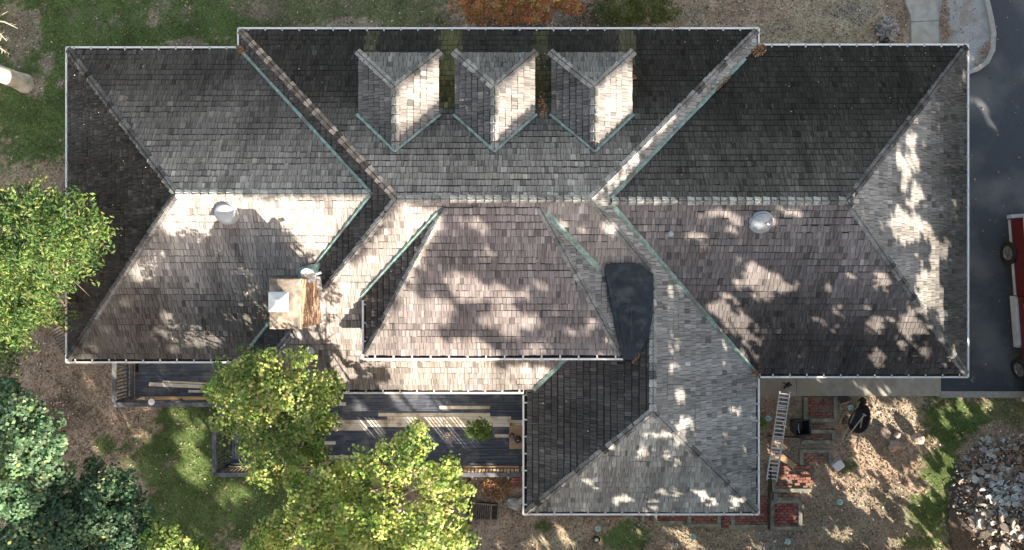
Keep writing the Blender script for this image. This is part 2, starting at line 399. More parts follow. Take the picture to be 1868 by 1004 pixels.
# the 300 shakes that show largest are parts; the rest is one part of kind stuff for each run of grain
def show(s):
    x, y = s[3]((sum(q[0] for q in s[1]) / len(s[1]), sum(q[1] for q in s[1]) / len(s[1])))
    z = s[2][0] * x + s[2][1] * y + s[2][2]; k = S(z)
    return (s[8] if s[7] else 0) * k
order = sorted(range(len(SH)), key=lambda i: -show(SH[i]))
big = set(order[:300]); cache = {}
g = {False: MB(), True: MB()}
for i, s in enumerate(SH):
    fname, r, pl, XY, nrm, butt, col, full, wd, v0, ew = s
    if i in big:
        ref_uv = (min(q[0] for q in r), v0); x, y = XY(ref_uv); ref = Vector((x, y, pl[0] * x + pl[1] * y + pl[2]))
        key = (fname, wd)
        if key not in cache:
            vs, fs = shake_geo(r, pl, XY, nrm, butt, v0, ref)
            cache[key] = MB().add(vs, fs).mesh('shake', M_EW if ew else M_NS)
        o = obj('shake', cache[key], roof, ref); o.color = (*col, 1)
    else:
        vs, fs = shake_geo(r, pl, XY, nrm, butt, v0); g[ew].add(vs, fs, tuple(col))
for ew in (False, True):
    o = g[ew].build('shakes', M_EW if ew else M_NS, roof, colour=True); o['kind'] = 'stuff'; o.color = (0, 0, 0, 1)

# ridge and hip caps
def plz(pl, x, y): return pl[0] * x + pl[1] * y + pl[2]
CAPS = [  # plan ends (low, high), plane on either side, colour, wear, half width
 ((-3.17, 2.1), (2.175, 2.1), MN, MS, 'r'),
 ((-8.88, 8), (-3.17, 2.1), MN, MW, 'g'), ((8, 8), (2.175, 2.1), MN, ME, 'g'),
 ((-8.64, -3.8), (-3.17, 2.1), MW, MS, 'g'), ((4.12, 0.044), (2.175, 2.1), MS, ME, 'g'),
 ((4.12, -3.98), (4.12, 0.044), SW_, ME, 'r'), ((0.37, -7.76), (4.12, -3.98), SW_, SS, 'g'), ((8, -7.76), (4.12, -3.98), SS, ME, 'g'),
 ((2.8, 2.08), (9.4, 2.08), EN, ES, 'r'), ((14.79, 7.47), (9.4, 2.08), EN, EE, 'd'), ((14.79, -3.31), (9.4, 2.08), ES, EE, 'g'),
 ((-9.5, 2.3), (-4.0, 2.3), WN, WS, 'r'), ((-14.45, 7.38), (-9.5, 2.3), WN, WW, 'd'), ((-14.45, -2.83), (-9.5, 2.3), WS, WW, 'd'),
 ((-4.43, -2.5), (-1.88, 1.88), CW, CS, 'g'), ((3.3, -2.5), (0.76, 1.88), CS, CE, 'g')]
for a_, b_ in DX:
    m = (a_ + b_) / 2; dn, dw, de = pl_n(6.6, DZ, 0.585), pl_w(a_, DZ, 0.585), pl_e(b_, DZ, 0.585)
    CAPS += [((a_ - 0.05, 6.65), (m, 5.42), dn, dw, 'l'), ((b_ + 0.05, 6.65), (m, 5.42), dn, de, 'l'), ((m, 3.6), (m, 5.42), dw, de, 'l')]
CT = {'r': (0.30, 0.31, 0.30), 'g': (0.21, 0.21, 0.205), 'd': (0.12, 0.12, 0.12), 'l': (0.27, 0.27, 0.26)}
pieces = []
for (lo, hi, p1, p2, kd) in CAPS:
    A = Vector((*lo, plz(p1, *lo))); B = Vector((*hi, plz(p1, *hi))); A.z = min(plz(p1, *lo), plz(p2, *lo)) if kd != 'r' else A.z
    B.z = min(plz(p1, *hi), plz(p2, *hi)); L = (B - A).length; t = (B - A).normalized()
    A = A + t * (0.16 if kd != 'r' and kd != 'l' else 0.0); L = (B - A).length
    lat = []
    for pl in (p1, p2):
        n = Vector((-pl[0], -pl[1], 1)).normalized(); l = t.cross(n).normalized()
        if l.z > 0 or (abs(l.z) < 1e-6): l = -l
        # must run down its own slope
        if (Vector((pl[0], pl[1], 0))).dot(l) > 0: l = -l
        lat.append((l, n))
    step = 0.235; k = int(L / step); step = L / max(1, k)
    hw = 0.105
    mesh_v = []
    for var in range(3):
        m_ = MB(); rr = random.Random(var + int(A.x * 10))
        for l, n in lat:
            w_ = hw * rr.uniform(0.9, 1.1); th0, th1 = 0.066 + rr.uniform(-0.01, 0.014), 0.02
            le = step * 0.90
            vs = [n * 0.004, n * 0.004 + l * w_, t * le + n * 0.004 + l * w_, t * le + n * 0.004,
                  n * th0, n * (th0 - 0.004) + l * w_, t * le + n * (th1) + l * w_, t * le + n * th1]
            fs = [(0, 1, 2, 3), (7, 6, 5, 4), (0, 4, 5, 1), (1, 5, 6, 2), (2, 6, 7, 3), (3, 7, 4, 0)]
            if (vs[5] - vs[4]).cross(vs[7] - vs[4]).dot(n) > 0: fs = [f[::-1] for f in fs]
            m_.add([v + Vector((0, 0, 0.012)) for v in vs], fs)
        mesh_v.append(m_)
    for j in range(k):
        p0 = A + t * step * j
        if h1(p0.x, p0.y + 1e-3) > p0.z + 0.12 and j > 0 and kd != 'l': continue
        base = Vector(CT[kd]) * (1 + random.gauss(0, 0.26)); f = smooth(0, 1, j / max(1, k))
        if kd == 'g' and lo == (8, 8): base *= 1.25
        if kd in 'gd': base *= 0.8 + 0.35 * f
        if lo == (-8.88, 8): base = Vector((base.x * 1.45, base.y * 1.2, base.z * 1.05)) * (1.25 if j % 2 else 0.6)  # sunlit butts put into the colour: warm, alternately lighter and darker
        pieces.append((mesh_v[j % 3], p0, base, (A.x, A.y, j % 3)))
pieces.sort(key=lambda q: -q[1].z); cc = {}; rest = MB()
for i, (m_, p0, colr, key) in enumerate(pieces):
    if i < 300:
        if key not in cc: cc[key] = m_.mesh('ridge_cap', M_CAP)
        o = obj('ridge_cap', cc[key], roof, p0); o.color = (*colr, 1)
    else: rest.add([Vector(v) + p0 for v in m_.v], m_.f, tuple(colr))
if rest.v:
    o = rest.build('ridge_caps', M_CAP, roof, colour=True); o['kind'] = 'stuff'; o.color = (0, 0, 0, 1)

# copper valleys and dormer flashing: folded strips lying on both slopes
def valley(lo, hi, p1, p2, hw=0.085, z=0.062, name='copper_valley', e0=0.0, rib=True):
    A = Vector((*lo, max(plz(p1, *lo), plz(p2, *lo)))); B = Vector((*hi, max(plz(p1, *hi), plz(p2, *hi))))
    t = (B - A).normalized(); m_ = MB(); perp = Vector((-t.y, t.x, 0)).normalized()
    n = 14; rows = []
    for i in range(n + 1):
        p = A + (B - A) * i / n; wig = 0.012 * nz(i * 0.9, lo[0], 1.0)
        row = []
        for sgn in (-1, 1):
            for f in (1.0, 0.0) if sgn < 0 else (0.0, 1.0):
                q = p + perp * sgn * (hw * f + (wig if f else 0.008))
                row.append((q.x, q.y, max(plz(p1, q.x, q.y), plz(p2, q.x, q.y)) + z))
        rows.append(row)
    vs = [q for r_ in rows for q in r_]; fs = []
    for i in range(n):
        for j in (0, 2): fs.append((i * 4 + j, i * 4 + j + 1, i * 4 + j + 5, i * 4 + j + 4))
    m_.add(vs, fs)
    if rib:                                   # the raised rib along the middle
        for i in range(n):
            a_ = Vector(((rows[i][1][0] + rows[i][2][0]) / 2, (rows[i][1][1] + rows[i][2][1]) / 2, rows[i][1][2] + 0.012))
            b_ = Vector(((rows[i + 1][1][0] + rows[i + 1][2][0]) / 2, (rows[i + 1][1][1] + rows[i + 1][2][1]) / 2, rows[i + 1][1][2] + 0.012))
            m_.bar(a_, b_, 0.02, 0.035)
    o = m_.build(name, M_COPPER, house); return o
def meet(p1, p2, y):                           # x where two planes meet at this y
    return ((p2[1] - p1[1]) * y + p2[2] - p1[2]) / (p1[0] - p2[0])
valley((meet(MW, WN, 7.2), 7.2), (meet(MW, WN, 2.35), 2.35), MW, WN, 0.045)
valley((meet(MW, WS, -0.05), -0.05), (meet(MW, WS, 2.25), 2.25), MW, WS, 0.045)
valley((meet(MW, WS, -2.8), -2.8), (meet(MW, WS, -1.45), -1.45), MW, WS, 0.045)
valley((meet(ME, EN, 6.9), 6.9), (meet(ME, EN, 2.15), 2.15), ME, EN, 0.05)
valley((meet(ME, ES, -3.2), -3.2), (meet(ME, ES, 2.0), 2.0), ME, ES, 0.065)
valley((meet(CW, MS, -0.65), -0.65), (meet(CW, MS, 1.75), 1.75), CW, MS, 0.045)
valley((meet(CE, MS, 0.15), 0.15), (meet(CE, MS, 1.75), 1.75), CE, MS, 0.08)
valley((meet(SW_, MS, -3.7), -3.7), (meet(SW_, MS, -2.4), -2.4), SW_, MS, 0.06)
for a_, b_ in DX:
    m = (a_ + b_) / 2; dw, de = pl_w(a_, DZ, 0.585), pl_e(b_, DZ, 0.585)
    valley((a_ - 0.07, 4.78), (m, 3.55), dw, MN, 0.04, name='copper_flashing', z=0.062)
    valley((b_ + 0.07, 4.78), (m, 3.55), de, MN, 0.04, name='copper_flashing', z=0.062)

# gutters: an open trough with a bright outer lip, hangers as sub-parts
hang_mesh = MB().box((0, 0, 0), (0.045, 0.16, 0.012)).mesh('gutter_hanger', M_WHITE)
def gutter(a_, b_, z, inward, name='gutter', phase=0.3, hangers=True, leafy=True):
    a_ = Vector((*a_, z)); b_ = Vector((*b_, z)); t = (b_ - a_).normalized(); n = Vector((*inward, 0)).normalized(); L = (b_ - a_).length
    m_ = MB(); W = 0.135
    def strip(o0, o1, z0, z1):
        vs = [a_ + n * o0 + Vector((0, 0, z0)), b_ + n * o0 + Vector((0, 0, z0)), b_ + n * o1 + Vector((0, 0, z0)), a_ + n * o1 + Vector((0, 0, z0))]
        vs += [v + Vector((0, 0, z1 - z0)) for v in vs]
        m_.add(vs, [(3, 2, 1, 0), (4, 5, 6, 7), (0, 1, 5, 4), (1, 2, 6, 5), (2, 3, 7, 6), (3, 0, 4, 7)])
    strip(-0.03, 0.028, -0.10, 0.014); strip(0.022, W, -0.10, -0.09); strip(W, W + 0.01, -0.10, -0.005)
    for e in (a_, b_): m_.box(tuple(e + n * W / 2 + Vector((0, 0, -0.05))), (0.02 if abs(t.x) > 0.5 else W, W if abs(t.x) > 0.5 else 0.02, 0.1))
    g_ = m_.build(name, M_WHITE, house)
    d_ = MB(); k = max(2, int(L / 0.25))
    for i in range(k):
        p = a_ + t * (L * (i + 0.5) / k); dz = -0.07 + 0.02 * nz(p.x, p.y, 2.0)
        q = [p - t * L / k / 2 + n * 0.022, p + t * L / k / 2 + n * 0.022, p + t * L / k / 2 + n * W, p - t * L / k / 2 + n * W]
        d_.add([v + Vector((0, 0, dz)) for v in q], [(0, 1, 2, 3) if t.cross(n).z > 0 else (3, 2, 1, 0)])
    d_.build('gutter_debris', M_TROUGH, g_)['kind'] = 'stuff'
    if hangers:
        s = phase
        while s < L - 0.1:
            p = a_ + t * s + n * 0.07 + Vector((0, 0, 0.008))
            obj('gutter_hanger', hang_mesh, g_, p, 0 if abs(t.x) > 0.5 else math.pi / 2); s += 0.55
    return g_
G = [((-14.45, 7.38), (-8.95, 7.38), 3, (0, -1)), ((-14.45, -2.83), (-14.45, 7.38), 3, (1, 0)), ((-14.45, -2.83), (-8.6, -2.83), 3, (0, 1)),
     ((-8.88, 7.4), (-8.88, 8.0), 3, (1, 0)), ((-8.88, 8.0), (8.0, 8.0), 3, (0, -1)), ((8.0, 7.5), (8.0, 8.0), 3, (-1, 0)),
     ((8.05, 7.47), (14.79, 7.47), 3, (0, -1)), ((14.79, -3.31), (14.79, 7.47), 3, (-1, 0)), ((8.05, -3.31), (14.79, -3.31), 3, (0, 1)),
     ((8.0, -7.76), (8.0, -3.36), 3, (-1, 0)), ((0.37, -7.76), (8.0, -7.76), 3, (0, 1)), ((0.37, -7.76), (0.37, -3.9), 3, (1, 0)),
     ((-8.5, -3.8), (0.37, -3.8), 3.15, (0, 1)), ((-4.43, -2.5), (3.3, -2.5), 5, (0, 1)), ((-4.43, -2.5), (-4.43, -0.75), 5, (1, 0))]
for i, (a_, b_, z, n) in enumerate(G): gutter(a_, b_, z, n, phase=0.25 + (i * 0.17) % 0.3)

# walls and soffits under the eaves
def walls(poly, z0, z1, name='wall'):
    m_ = MB(); m_.prism(poly, z0, z1); return m_.build(name, M_WALL, house)
walls([(-13.95, -2.3), (-8.0, -2.3), (-8.0, 6.85), (-13.95, 6.85)], 0, 2.86)
walls([(-8.35, -3.25), (0.9, -3.25), (0.9, 7.5), (-8.35, 7.5)], 0, 2.865)
walls([(0.91, -7.25), (7.5, -7.25), (7.5, 7.5), (0.91, 7.5)], 0, 2.87)
walls([(7.51, -2.8), (14.28, -2.8), (14.28, 6.95), (7.51, 6.95)], 0, 2.86)
sf = MB()
for (x0, x1, y0, y1, z) in [(-14.4, -8.4, -2.75, 7.3, 2.875), (-8.8, 0.3, -3.7, 7.9, 2.885), (0.45, 7.9, -7.7, 7.9, 2.895), (7.6, 14.7, -3.2, 7.4, 2.88)]:
    sf.box(((x0 + x1) / 2, (y0 + y1) / 2, z), (x1 - x0, y1 - y0, 0.012))
sf.build('soffit', M_SOFFIT, house)
walls([(-4.15, -2.2), (3.05, -2.2), (3.05, 1.0), (-4.15, 1.0)], 3.9, 4.9, 'dormer_wall')
for a_, b_ in DX:
    walls([(a_ + 0.18, 4.6), (b_ - 0.18, 4.6), (b_ - 0.18, 6.4), (a_ + 0.18, 6.4)], 3.7, DZ - 0.1, 'dormer_wall')
    m_ = MB(); m_.box(((a_ + b_) / 2, 6.41, 4.45), (0.95, 0.06, 0.62)); wn = m_.build('window', M_WHITE, house)
    MB().box(((a_ + b_) / 2, 6.445, 4.45), (0.8, 0.02, 0.48)).build('pane', noise_mat('dark_glass', (0.02, 0.025, 0.03), (0.03, 0.035, 0.04), 2, rough=0.1, spec=0.6) if 'dark_glass' not in bpy.data.materials else bpy.data.materials['dark_glass'], wn)
GLASS = bpy.data.materials['dark_glass']

# rubber membrane patch over the saddle behind the long dormer
mp = [P(1103, 488, 5.58), P(1110, 482, 5.66), P(1166, 483, 5.72), P(1191, 500, 5.58), P(1191, 540, 5.52), P(1190, 578, 5.50), P(1184, 612, 5.40), P(1160, 656, 5.14), P(1137, 656, 5.10), P(1126, 610, 5.30), P(1116, 560, 5.44)]
ctr = P(1152, 560, 5.42); vs = []; fs = []
rings = 7
for r_ in range(rings):
    f = 1 - r_ / rings
    for q in mp:
        p = ctr.lerp(q, f); p.z += 0.035 * nz(p.x, p.y, 2.6, 5) * (1 if r_ else 0) + (0.0 if r_ else 0.02); vs.append(p)
vs.append(ctr); n = len(mp)
for r_ in range(rings - 1):
    for i in range(n): fs.append((r_ * n + i, (r_ + 1) * n + i, (r_ + 1) * n + (i + 1) % n, r_ * n + (i + 1) % n))
for i in range(n): fs.append(((rings - 1) * n + i, len(vs) - 1, (rings - 1) * n + (i + 1) % n))
k = len(vs)
vs += [p - Vector((0, 0, 0.35)) for p in mp]; fs += [(i, (i + 1) % n, k + (i + 1) % n, k + i) for i in range(n)]
memb = MB().add(vs, fs).build('membrane_patch', M_MEMB, house, smooth=False)
sm = MB()
for (x0, y0, x1, y1) in [(1112, 494, 1178, 497), (1150, 500, 1152, 640), (1122, 504, 1140, 518), (1132, 560, 1176, 545), (1176, 506, 1178, 600), (1120, 520, 1142, 640)]:
    a_ = P(x0, y0, 5.42); b_ = P(x1, y1, 5.36); sm.bar(a_ + Vector((0, 0, .04)), b_ + Vector((0, 0, .03)), 0.035, 0.02)
sm.build('membrane_seam', M_MEMB, memb)

# chimney
x0, x1, y0, y1, zt = CHIM
brick_c = [(0.34, 0.21, 0.14), (0.40, 0.27, 0.19), (0.20, 0.115, 0.08), (0.44, 0.33, 0.25)]
M_MORTAR = noise_mat('mortar', (0.34, 0.27, 0.20), (0.44, 0.36, 0.28), 18)
M_BRICK = attr_mat('fired_brick', scale=30, amp=0.25, objcol=True)
ch = MB().box(((x0 + x1) / 2, (y0 + y1) / 2, (zt + 3.4) / 2), (x1 - x0 - 0.03, y1 - y0 - 0.03, zt - 3.4 - 0.1)).build('chimney', M_MORTAR, house)
bk = MB(); z = 4.0; r_ = 0
while z < zt - 0.1:
    for fx in (x0, x1):
        y = y0 + (0.0 if r_ % 2 else -0.1)
        while y < y1 - 0.02:
            ya = max(y, y0); yb = min(y + 0.2, y1 + 0.002)
            if yb - ya > 0.03: bk.box((fx, (ya + yb) / 2, z + 0.03), (0.05 + random.random() * 0.01, yb - ya - 0.012, 0.057), col=random.choice(brick_c))
            y += 0.2
    for fy in (y0, y1):
        x = x0 + 0.03 + (0.0 if r_ % 2 else -0.1)
        while x < x1 - 0.05:
            xa = max(x, x0 + 0.03); xb = min(x + 0.2, x1 - 0.03)
            if xb - xa > 0.03: bk.box(((xa + xb) / 2, fy, z + 0.03), (xb - xa - 0.012, 0.05 + random.random() * 0.01, 0.057), col=random.choice(brick_c))
            x += 0.2
    z += 0.068; r_ += 1
o = bk.build('bricks', M_BRICK, ch, colour=True); o['kind'] = 'stuff'; o.color = (0, 0, 0, 1)
M_CROWN = noise_mat('stained_mortar_crown', (0.22, 0.185, 0.145), (0.36, 0.31, 0.26), 7, c3=(0.12, 0.10, 0.085), s3=2.6, bump=0.5)
cr = MB(); cr.add([(x0 - .03, y0 - .03, zt - .1), (x1 + .03, y0 - .03, zt - .1), (x1 + .03, y1 + .03, zt - .1), (x0 - .03, y1 + .03, zt - .1),
                   (x0 + .0, y0 + .0, zt), (x1 - .0, y0, zt), (x1, y1, zt), (x0, y1, zt), ((x0 + x1) / 2 - .1, (y0 + y1) / 2 - .3, zt + .05), ((x0 + x1) / 2 + .1, (y0 + y1) / 2 + .3, zt + .05)],
    [(3, 2, 1, 0), (0, 1, 5, 4), (1, 2, 6, 5), (2, 3, 7, 6), (3, 0, 4, 7), (4, 5, 8), (5, 6, 9, 8), (6, 7, 9), (7, 4, 8, 9)])
cr.build('crown', M_CROWN, ch)
M_GALV = noise_mat('galvanised_metal', (0.36, 0.40, 0.44), (0.48, 0.52, 0.56), 6, rough=0.4, metal=0.3)
fc = Vector(P(508, 551, 7.15)); f = MB()
f.box((fc.x, fc.y, 6.99), (0.34, 0.34, 0.12))
f.add([fc + Vector(v) for v in ((-.27, -.27, 0), (.27, -.27, 0), (.27, .27, 0), (-.27, .27, 0), (-.06, -.06, .09), (.06, -.06, .09), (.06, .06, .09), (-.06, .06, .09))],
      [(3, 2, 1, 0), (0, 1, 5, 4), (1, 2, 6, 5), (2, 3, 7, 6), (3, 0, 4, 7), (4, 5, 6, 7)])
for sx in (-1, 1):
    for sy in (-1, 1): f.box((fc.x + sx * .15, fc.y + sy * .15, 7.1), (0.03, 0.03, 0.14))
f.build('chimney_cap', M_GALV, ch)
fl = MB(); fl.bar((x1 + 0.05, y0 - 0.05, plz(MS, 0, y0) + 0.05), (x1 + 0.05, y1 + 0.08, plz(MS, 0, y1) + 0.05), 0.20, 0.02)
fl.build('chimney_flashing', M_GALV, ch)
f2 = MB(); f2.add([P(540, 490, 4.95), P(588, 478, 5.0), P(592, 512, 4.95), P(545, 512, 4.8)], [(0, 3, 2, 1)]); f2.build('chimney_flashing', M_COPPER, ch)

# sun tunnel domes, vents
M_DOME = noise_mat('frosted_dome', (0.30, 0.34, 0.38), (0.38, 0.42, 0.46), 2, rough=0.12, spec=0.8)
def slope_obj(px, py, pl):
    z = 5.0
    for _ in range(8): q = P(px, py, z); z = plz(pl, q.x, q.y)
    return P(px, py, z)
for (px, py, pl) in [(414, 389, WS), (1388, 405, ES)]:
    q = slope_obj(px, py, pl) + Vector((0, 0, 0.0)); n = Vector((-pl[0], -pl[1], 1)).normalized(); rot = n.to_track_quat('Z', 'Y').to_matrix()
    m_ = MB(); m_.lathe((0, 0, 0), [(0.35, 0.0), (0.35, 0.03), (0.315, 0.05), (0.305, 0.10), (0.28, 0.12)], 28)
    m_.v = [tuple(rot @ Vector(v) + q) for v in m_.v]; c_ = m_.build('skylight', M_GALV, house, smooth=True)
    m_ = MB(); m_.lathe((0, 0, 0.09), [(0.32, 0.0), (0.32, 0.02), (0.29, 0.05), (0.21, 0.08), (0.11, 0.095), (0.01, 0.10)], 28)
    m_.v = [tuple(rot @ Vector(v) + q) for v in m_.v]; m_.build('skylight_dome', M_DOME, c_, smooth=True)
def vent(px, py, pl, r, h, cap, name='vent_pipe', mat=None):
    q = slope_obj(px, py, pl); m_ = MB()
    m_.lathe((q.x, q.y, q.z - 0.05), [(r * 1.5, 0), (r * 1.5, 0.05), (r, 0.09), (r, h), (r * 0.72, h), (r * 0.7, h - 0.06)], 16, cap=True)
    if cap: m_.lathe((q.x, q.y, q.z + h - 0.02), [(cap, 0), (cap, 0.05), (cap * 0.55, 0.10), (0.01, 0.11)], 20)
    m_.build(name, mat or M_GALV, house, smooth=True)
vent(569, 640, MS, 0.08, 0.30, 0.15); vent(1219, 428, ES, 0.045, 0.34, 0.085); vent(1243, 638, ME, 0.035, 0.12, 0)
vent(450, 533, WS, 0.035, 0.16, 0.05); vent(612, 704, MS, 0.035, 0.14, 0)
# satellite dish on the chimney corner
ds = tag(empty('satellite_dish', P(580, 505, 5.3)), 'small grey satellite dish fixed beside the brick chimney', 'satellite dish')
aim = Vector((-0.15, -0.62, 0.75)).normalized(); dc = Vector((0.0, 0.06, 0.95)); rot = aim.to_track_quat('Z', 'Y').to_matrix()
m_ = MB(); m_.lathe((0, 0, 0), [(0.02, 0.0), (0.12, 0.012), (0.20, 0.035), (0.27, 0.065), (0.275, 0.06), (0.2, 0.015), (0.1, -0.01), (0.02, -0.015)], 24, sx=0.82)
m_.v = [tuple(rot @ Vector(v) + dc) for v in m_.v]; m_.build('dish', noise_mat('dish_grey', (0.44, 0.47, 0.50), (0.5, 0.53, 0.56), 4, rough=0.5), ds, smooth=True)
m_ = MB(); m_.tube([(0.0, 0.1, 0), (0.0, 0.1, 0.6), (0.0, 0.08, 0.9)], 0.022); m_.build('mast', M_GALV, ds)
m_ = MB(); m_.tube([dc + Vector((0.05, -0.1, 0)), dc + Vector((0.30, 0.02, 0.22))], 0.015); m_.box(tuple(dc + Vector((0.33, 0.03, 0.24))), (0.15, 0.06, 0.06), rz=0.3); m_.build('feed_arm', M_GALV, ds)
# ------------------------------------------------------------------ where the sun comes through the trees (photograph pixels)
LITPOLY = [
 [(322, 346), (700, 340), (665, 400), (575, 500), (430, 500), (410, 425), (345, 402)],
 [(720, 360), (812, 366), (800, 420), (665, 545), (655, 660), (640, 640), (600, 612), (560, 606), (536, 596), (540, 545), (590, 545), (600, 510)],
 [(480, 505), (600, 505), (600, 610), (480, 610)],
 [(690, 655), (1030, 655), (1000, 685), (955, 718), (880, 722), (760, 716), (700, 715)],
 [(770, 440), (720, 520), (660, 655), (800, 655), (900, 655), (900, 620), (850, 600), (765, 600), (745, 560), (760, 500)],
 [(580, 735), (960, 735), (960, 875), (580, 875)],
 [(655, 95), (1155, 95), (1155, 280), (655, 280)],
 [(1340, 75), (1385, 50), (1385, 100), (1200, 290), (1090, 375), (1070, 365)]]
LIT = """1600 758 50 14;1645 742 34 12;1596 735 24 8;1560 800 14 8;370 440 45 22;341 411 50 18;261 483 30 18;292 456 25 20;265 505 15 10;220 543 10 10;284 540 18 10;299 572 14 6;325 593 50 16;363 612 40 18
310 621 16 7;271 604 10 7;163 623 12 6;152 646 20 10;277 642 6 5;345 646 8 6;398 650 10 5;379 562 25 7;360 498 14 6;373 521 14 8;436 487 30 12
454 521 18 14;451 570 25 12;417 570 15 8;475 560 18 14;640 625 32 20;621 672 22 14;663 672 8 6;600 650 14 8;700 690 20 8
875 450 15 12;880 530 60 22;960 525 30 10;1040 590 15 12;1065 585 10 18;1015 590 15 8;965 632 40 14;830 500 30 20;780 560 50 32;730 600 60 45;800 635 120 18
920 560 25 20;1090 640 22 10;1100 610 12 8;1000 560 12 8;860 400 25 10;920 580 60 20;1052 407 14 12;1016 403 12 12;1099 405 16 10;1110 450 8 8;1075 470 10 8
1290 383 45 9;1360 383 45 8;1430 380 30 8;1331 405 18 12;1268 418 32 12;1360 483 20 12;1375 505 45 14;1379 532 20 10;1420 513 30 12;1440 498 12 8;1307 532 15 12
1333 537 10 6;1299 551 22 14;1333 581 35 20;1360 608 18 12;1379 619 8 6;1350 630 14 10;1360 643 10 6;1380 664 10 5;1538 488 12 9;1562 507 12 8;1600 505 15 20
1500 513 8 10;1519 555 12 10;1473 581 25 6;1515 590 12 9;1415 598 8 8;1591 585 15 20;1589 634 15 15;1591 661 8 15;1644 577 25 28;1640 611 20 10;1632 641 16 12
1674 634 20 12;1666 592 25 12;1715 653 15 5;1486 677 8 5;1662 350 15 30;1628 392 14 30;1644 411 18 20;1662 411 10 25;1681 407 6 20;1734 369 7 20;1697 452 16 30
1666 502 10 30;1693 517 24 45;1681 543 20 25;1710 555 8 40;1723 623 8 18;1719 445 6 20;1757 608 5 20;1755 101 8 15;1744 145 7 30;1653 250 12 22;1626 281 8 22
1650 298 20 25;1633 328 10 12;1751 169 5 10;1210 536 5 18;1220 623 8 16;1224 660 10 20;1221 658 8 15;1232 712 8 20;1243 767 15 18;1228 785 10 12;1322 743 9 10
1337 738 9 10;1319 781 5 15;1188 780 30 8;1228 792 15 8;1181 817 35 7;1235 810 15 6;1069 868 12 8;1130 899 28 9;1188 890 15 8;1217 890 8 8;1181 917 20 8
1052 919 10 4;1292 901 8 8;1337 903 18 10;1330 919 14 6;1264 888 18 5;1389 814 5 10;1425 859 10 12;1452 866 12 14;1458 883 12 8;1572 821 14 12;1586 848 18 14
1538 872 20 12;1559 896 14 10;1583 917 12 8;1627 866 12 10;1631 896 14 8;1530 970 9 8;1613 985 10 5;1576 968 8 5;1380 996 10 8;1411 814 6 10;1446 927 8 12
1603 703 15 8;1562 701 10 6;1658 770 15 14;1699 794 14 8;1751 735 10 12;1795 735 8 12;1734 848 16 14;1713 872 14 14;1679 852 12 12;1638 866 25 10;1627 893 12 8
1672 900 20 10;1764 886 18 14;1744 914 10 12;1778 900 12 8;1620 989 14 6;1843 968 12 6;1744 698 12 8;1771 684 10 10;1790 200 10 18;1800 225 8 14;1778 178 8 8
972 985 24 10;1017 995 30 10;1017 962 8 8;1227 968 14 10;1248 979 12 8;1263 994 14 8;1208 1000 12 5;1383 994 8 6;232 839 22 14;341 800 16 30;355 850 24 26
319 745 16 12;345 785 14 16;174 814 8 6;189 861 8 6;239 919 8 6;261 941 10 6;156 687 8 10;207 749 14 5;422 894 24 20;30 60 26 40;20 20 30 14;35 110 18 26;30 150 30 14;110 525 16 26;100 570 20 12
1850 840 14 8;1820 905 16 10;1855 790 10 6;600 760 20 20""".replace('\n', ';')
GX, GY = 934, 502
yy, xx = np.mgrid[0:GY, 0:GX]; xx = xx * 2 + 1.0; yy = yy * 2 + 1.0
# uneven edges
wx = np.zeros_like(xx); wy = np.zeros_like(yy)
for k in range(14):
    a = RNG.uniform(0, 2 * math.pi); f = RNG.uniform(0.03, 0.22); amp = 0.45 / f * 0.5
    ph = xx * math.cos(a) * f + yy * math.sin(a) * f + RNG.uniform(0, 6)
    wx += np.sin(ph) * min(4, amp) * 0.5; wy += np.cos(ph * 1.1 + 1) * min(4, amp) * 0.5
X = xx + wx; Y = yy + wy
mask = np.zeros_like(X, bool)
FL = []                                     # fine flecks between the larger patches
for x0_, x1_, y0_, y1_, n_ in ((1200, 1740, 390, 680, 110), (700, 1100, 390, 640, 60), (180, 470, 400, 650, 70), (1000, 1370, 780, 930, 35), (1200, 1370, 560, 850, 25), (1400, 1760, 740, 1000, 60), (100, 500, 680, 1000, 40), (1560, 1750, 120, 400, 30), (870, 1380, 950, 1000, 14)):
    for _ in range(n_): FL.append('%f %f %f %f' % (random.uniform(x0_, x1_), random.uniform(y0_, y1_), random.uniform(1.5, 6), random.uniform(1, 4)))
for e in LIT.split(';') + FL:
    cx, cy, rx, ry = map(float, e.split())
    gnd = 8 if (cy > 720 and (cx > 1395 or cy > 945 or cx < 500)) else 3
    mask |= ((X - cx) / (rx + gnd)) ** 2 + ((Y - cy) / (ry + gnd)) ** 2 < 1
for poly in LITPOLY:
    ins = np.zeros_like(mask)
    for i in range(len(poly)):
        (ax_, ay_), (bx_, by_) = poly[i], poly[(i + 1) % len(poly)]
        if ay_ == by_: continue
        c_ = ((ay_ > Y) != (by_ > Y)) & (X < (bx_ - ax_) * (Y - ay_) / (by_ - ay_) + ax_); ins ^= c_
    mask |= ins
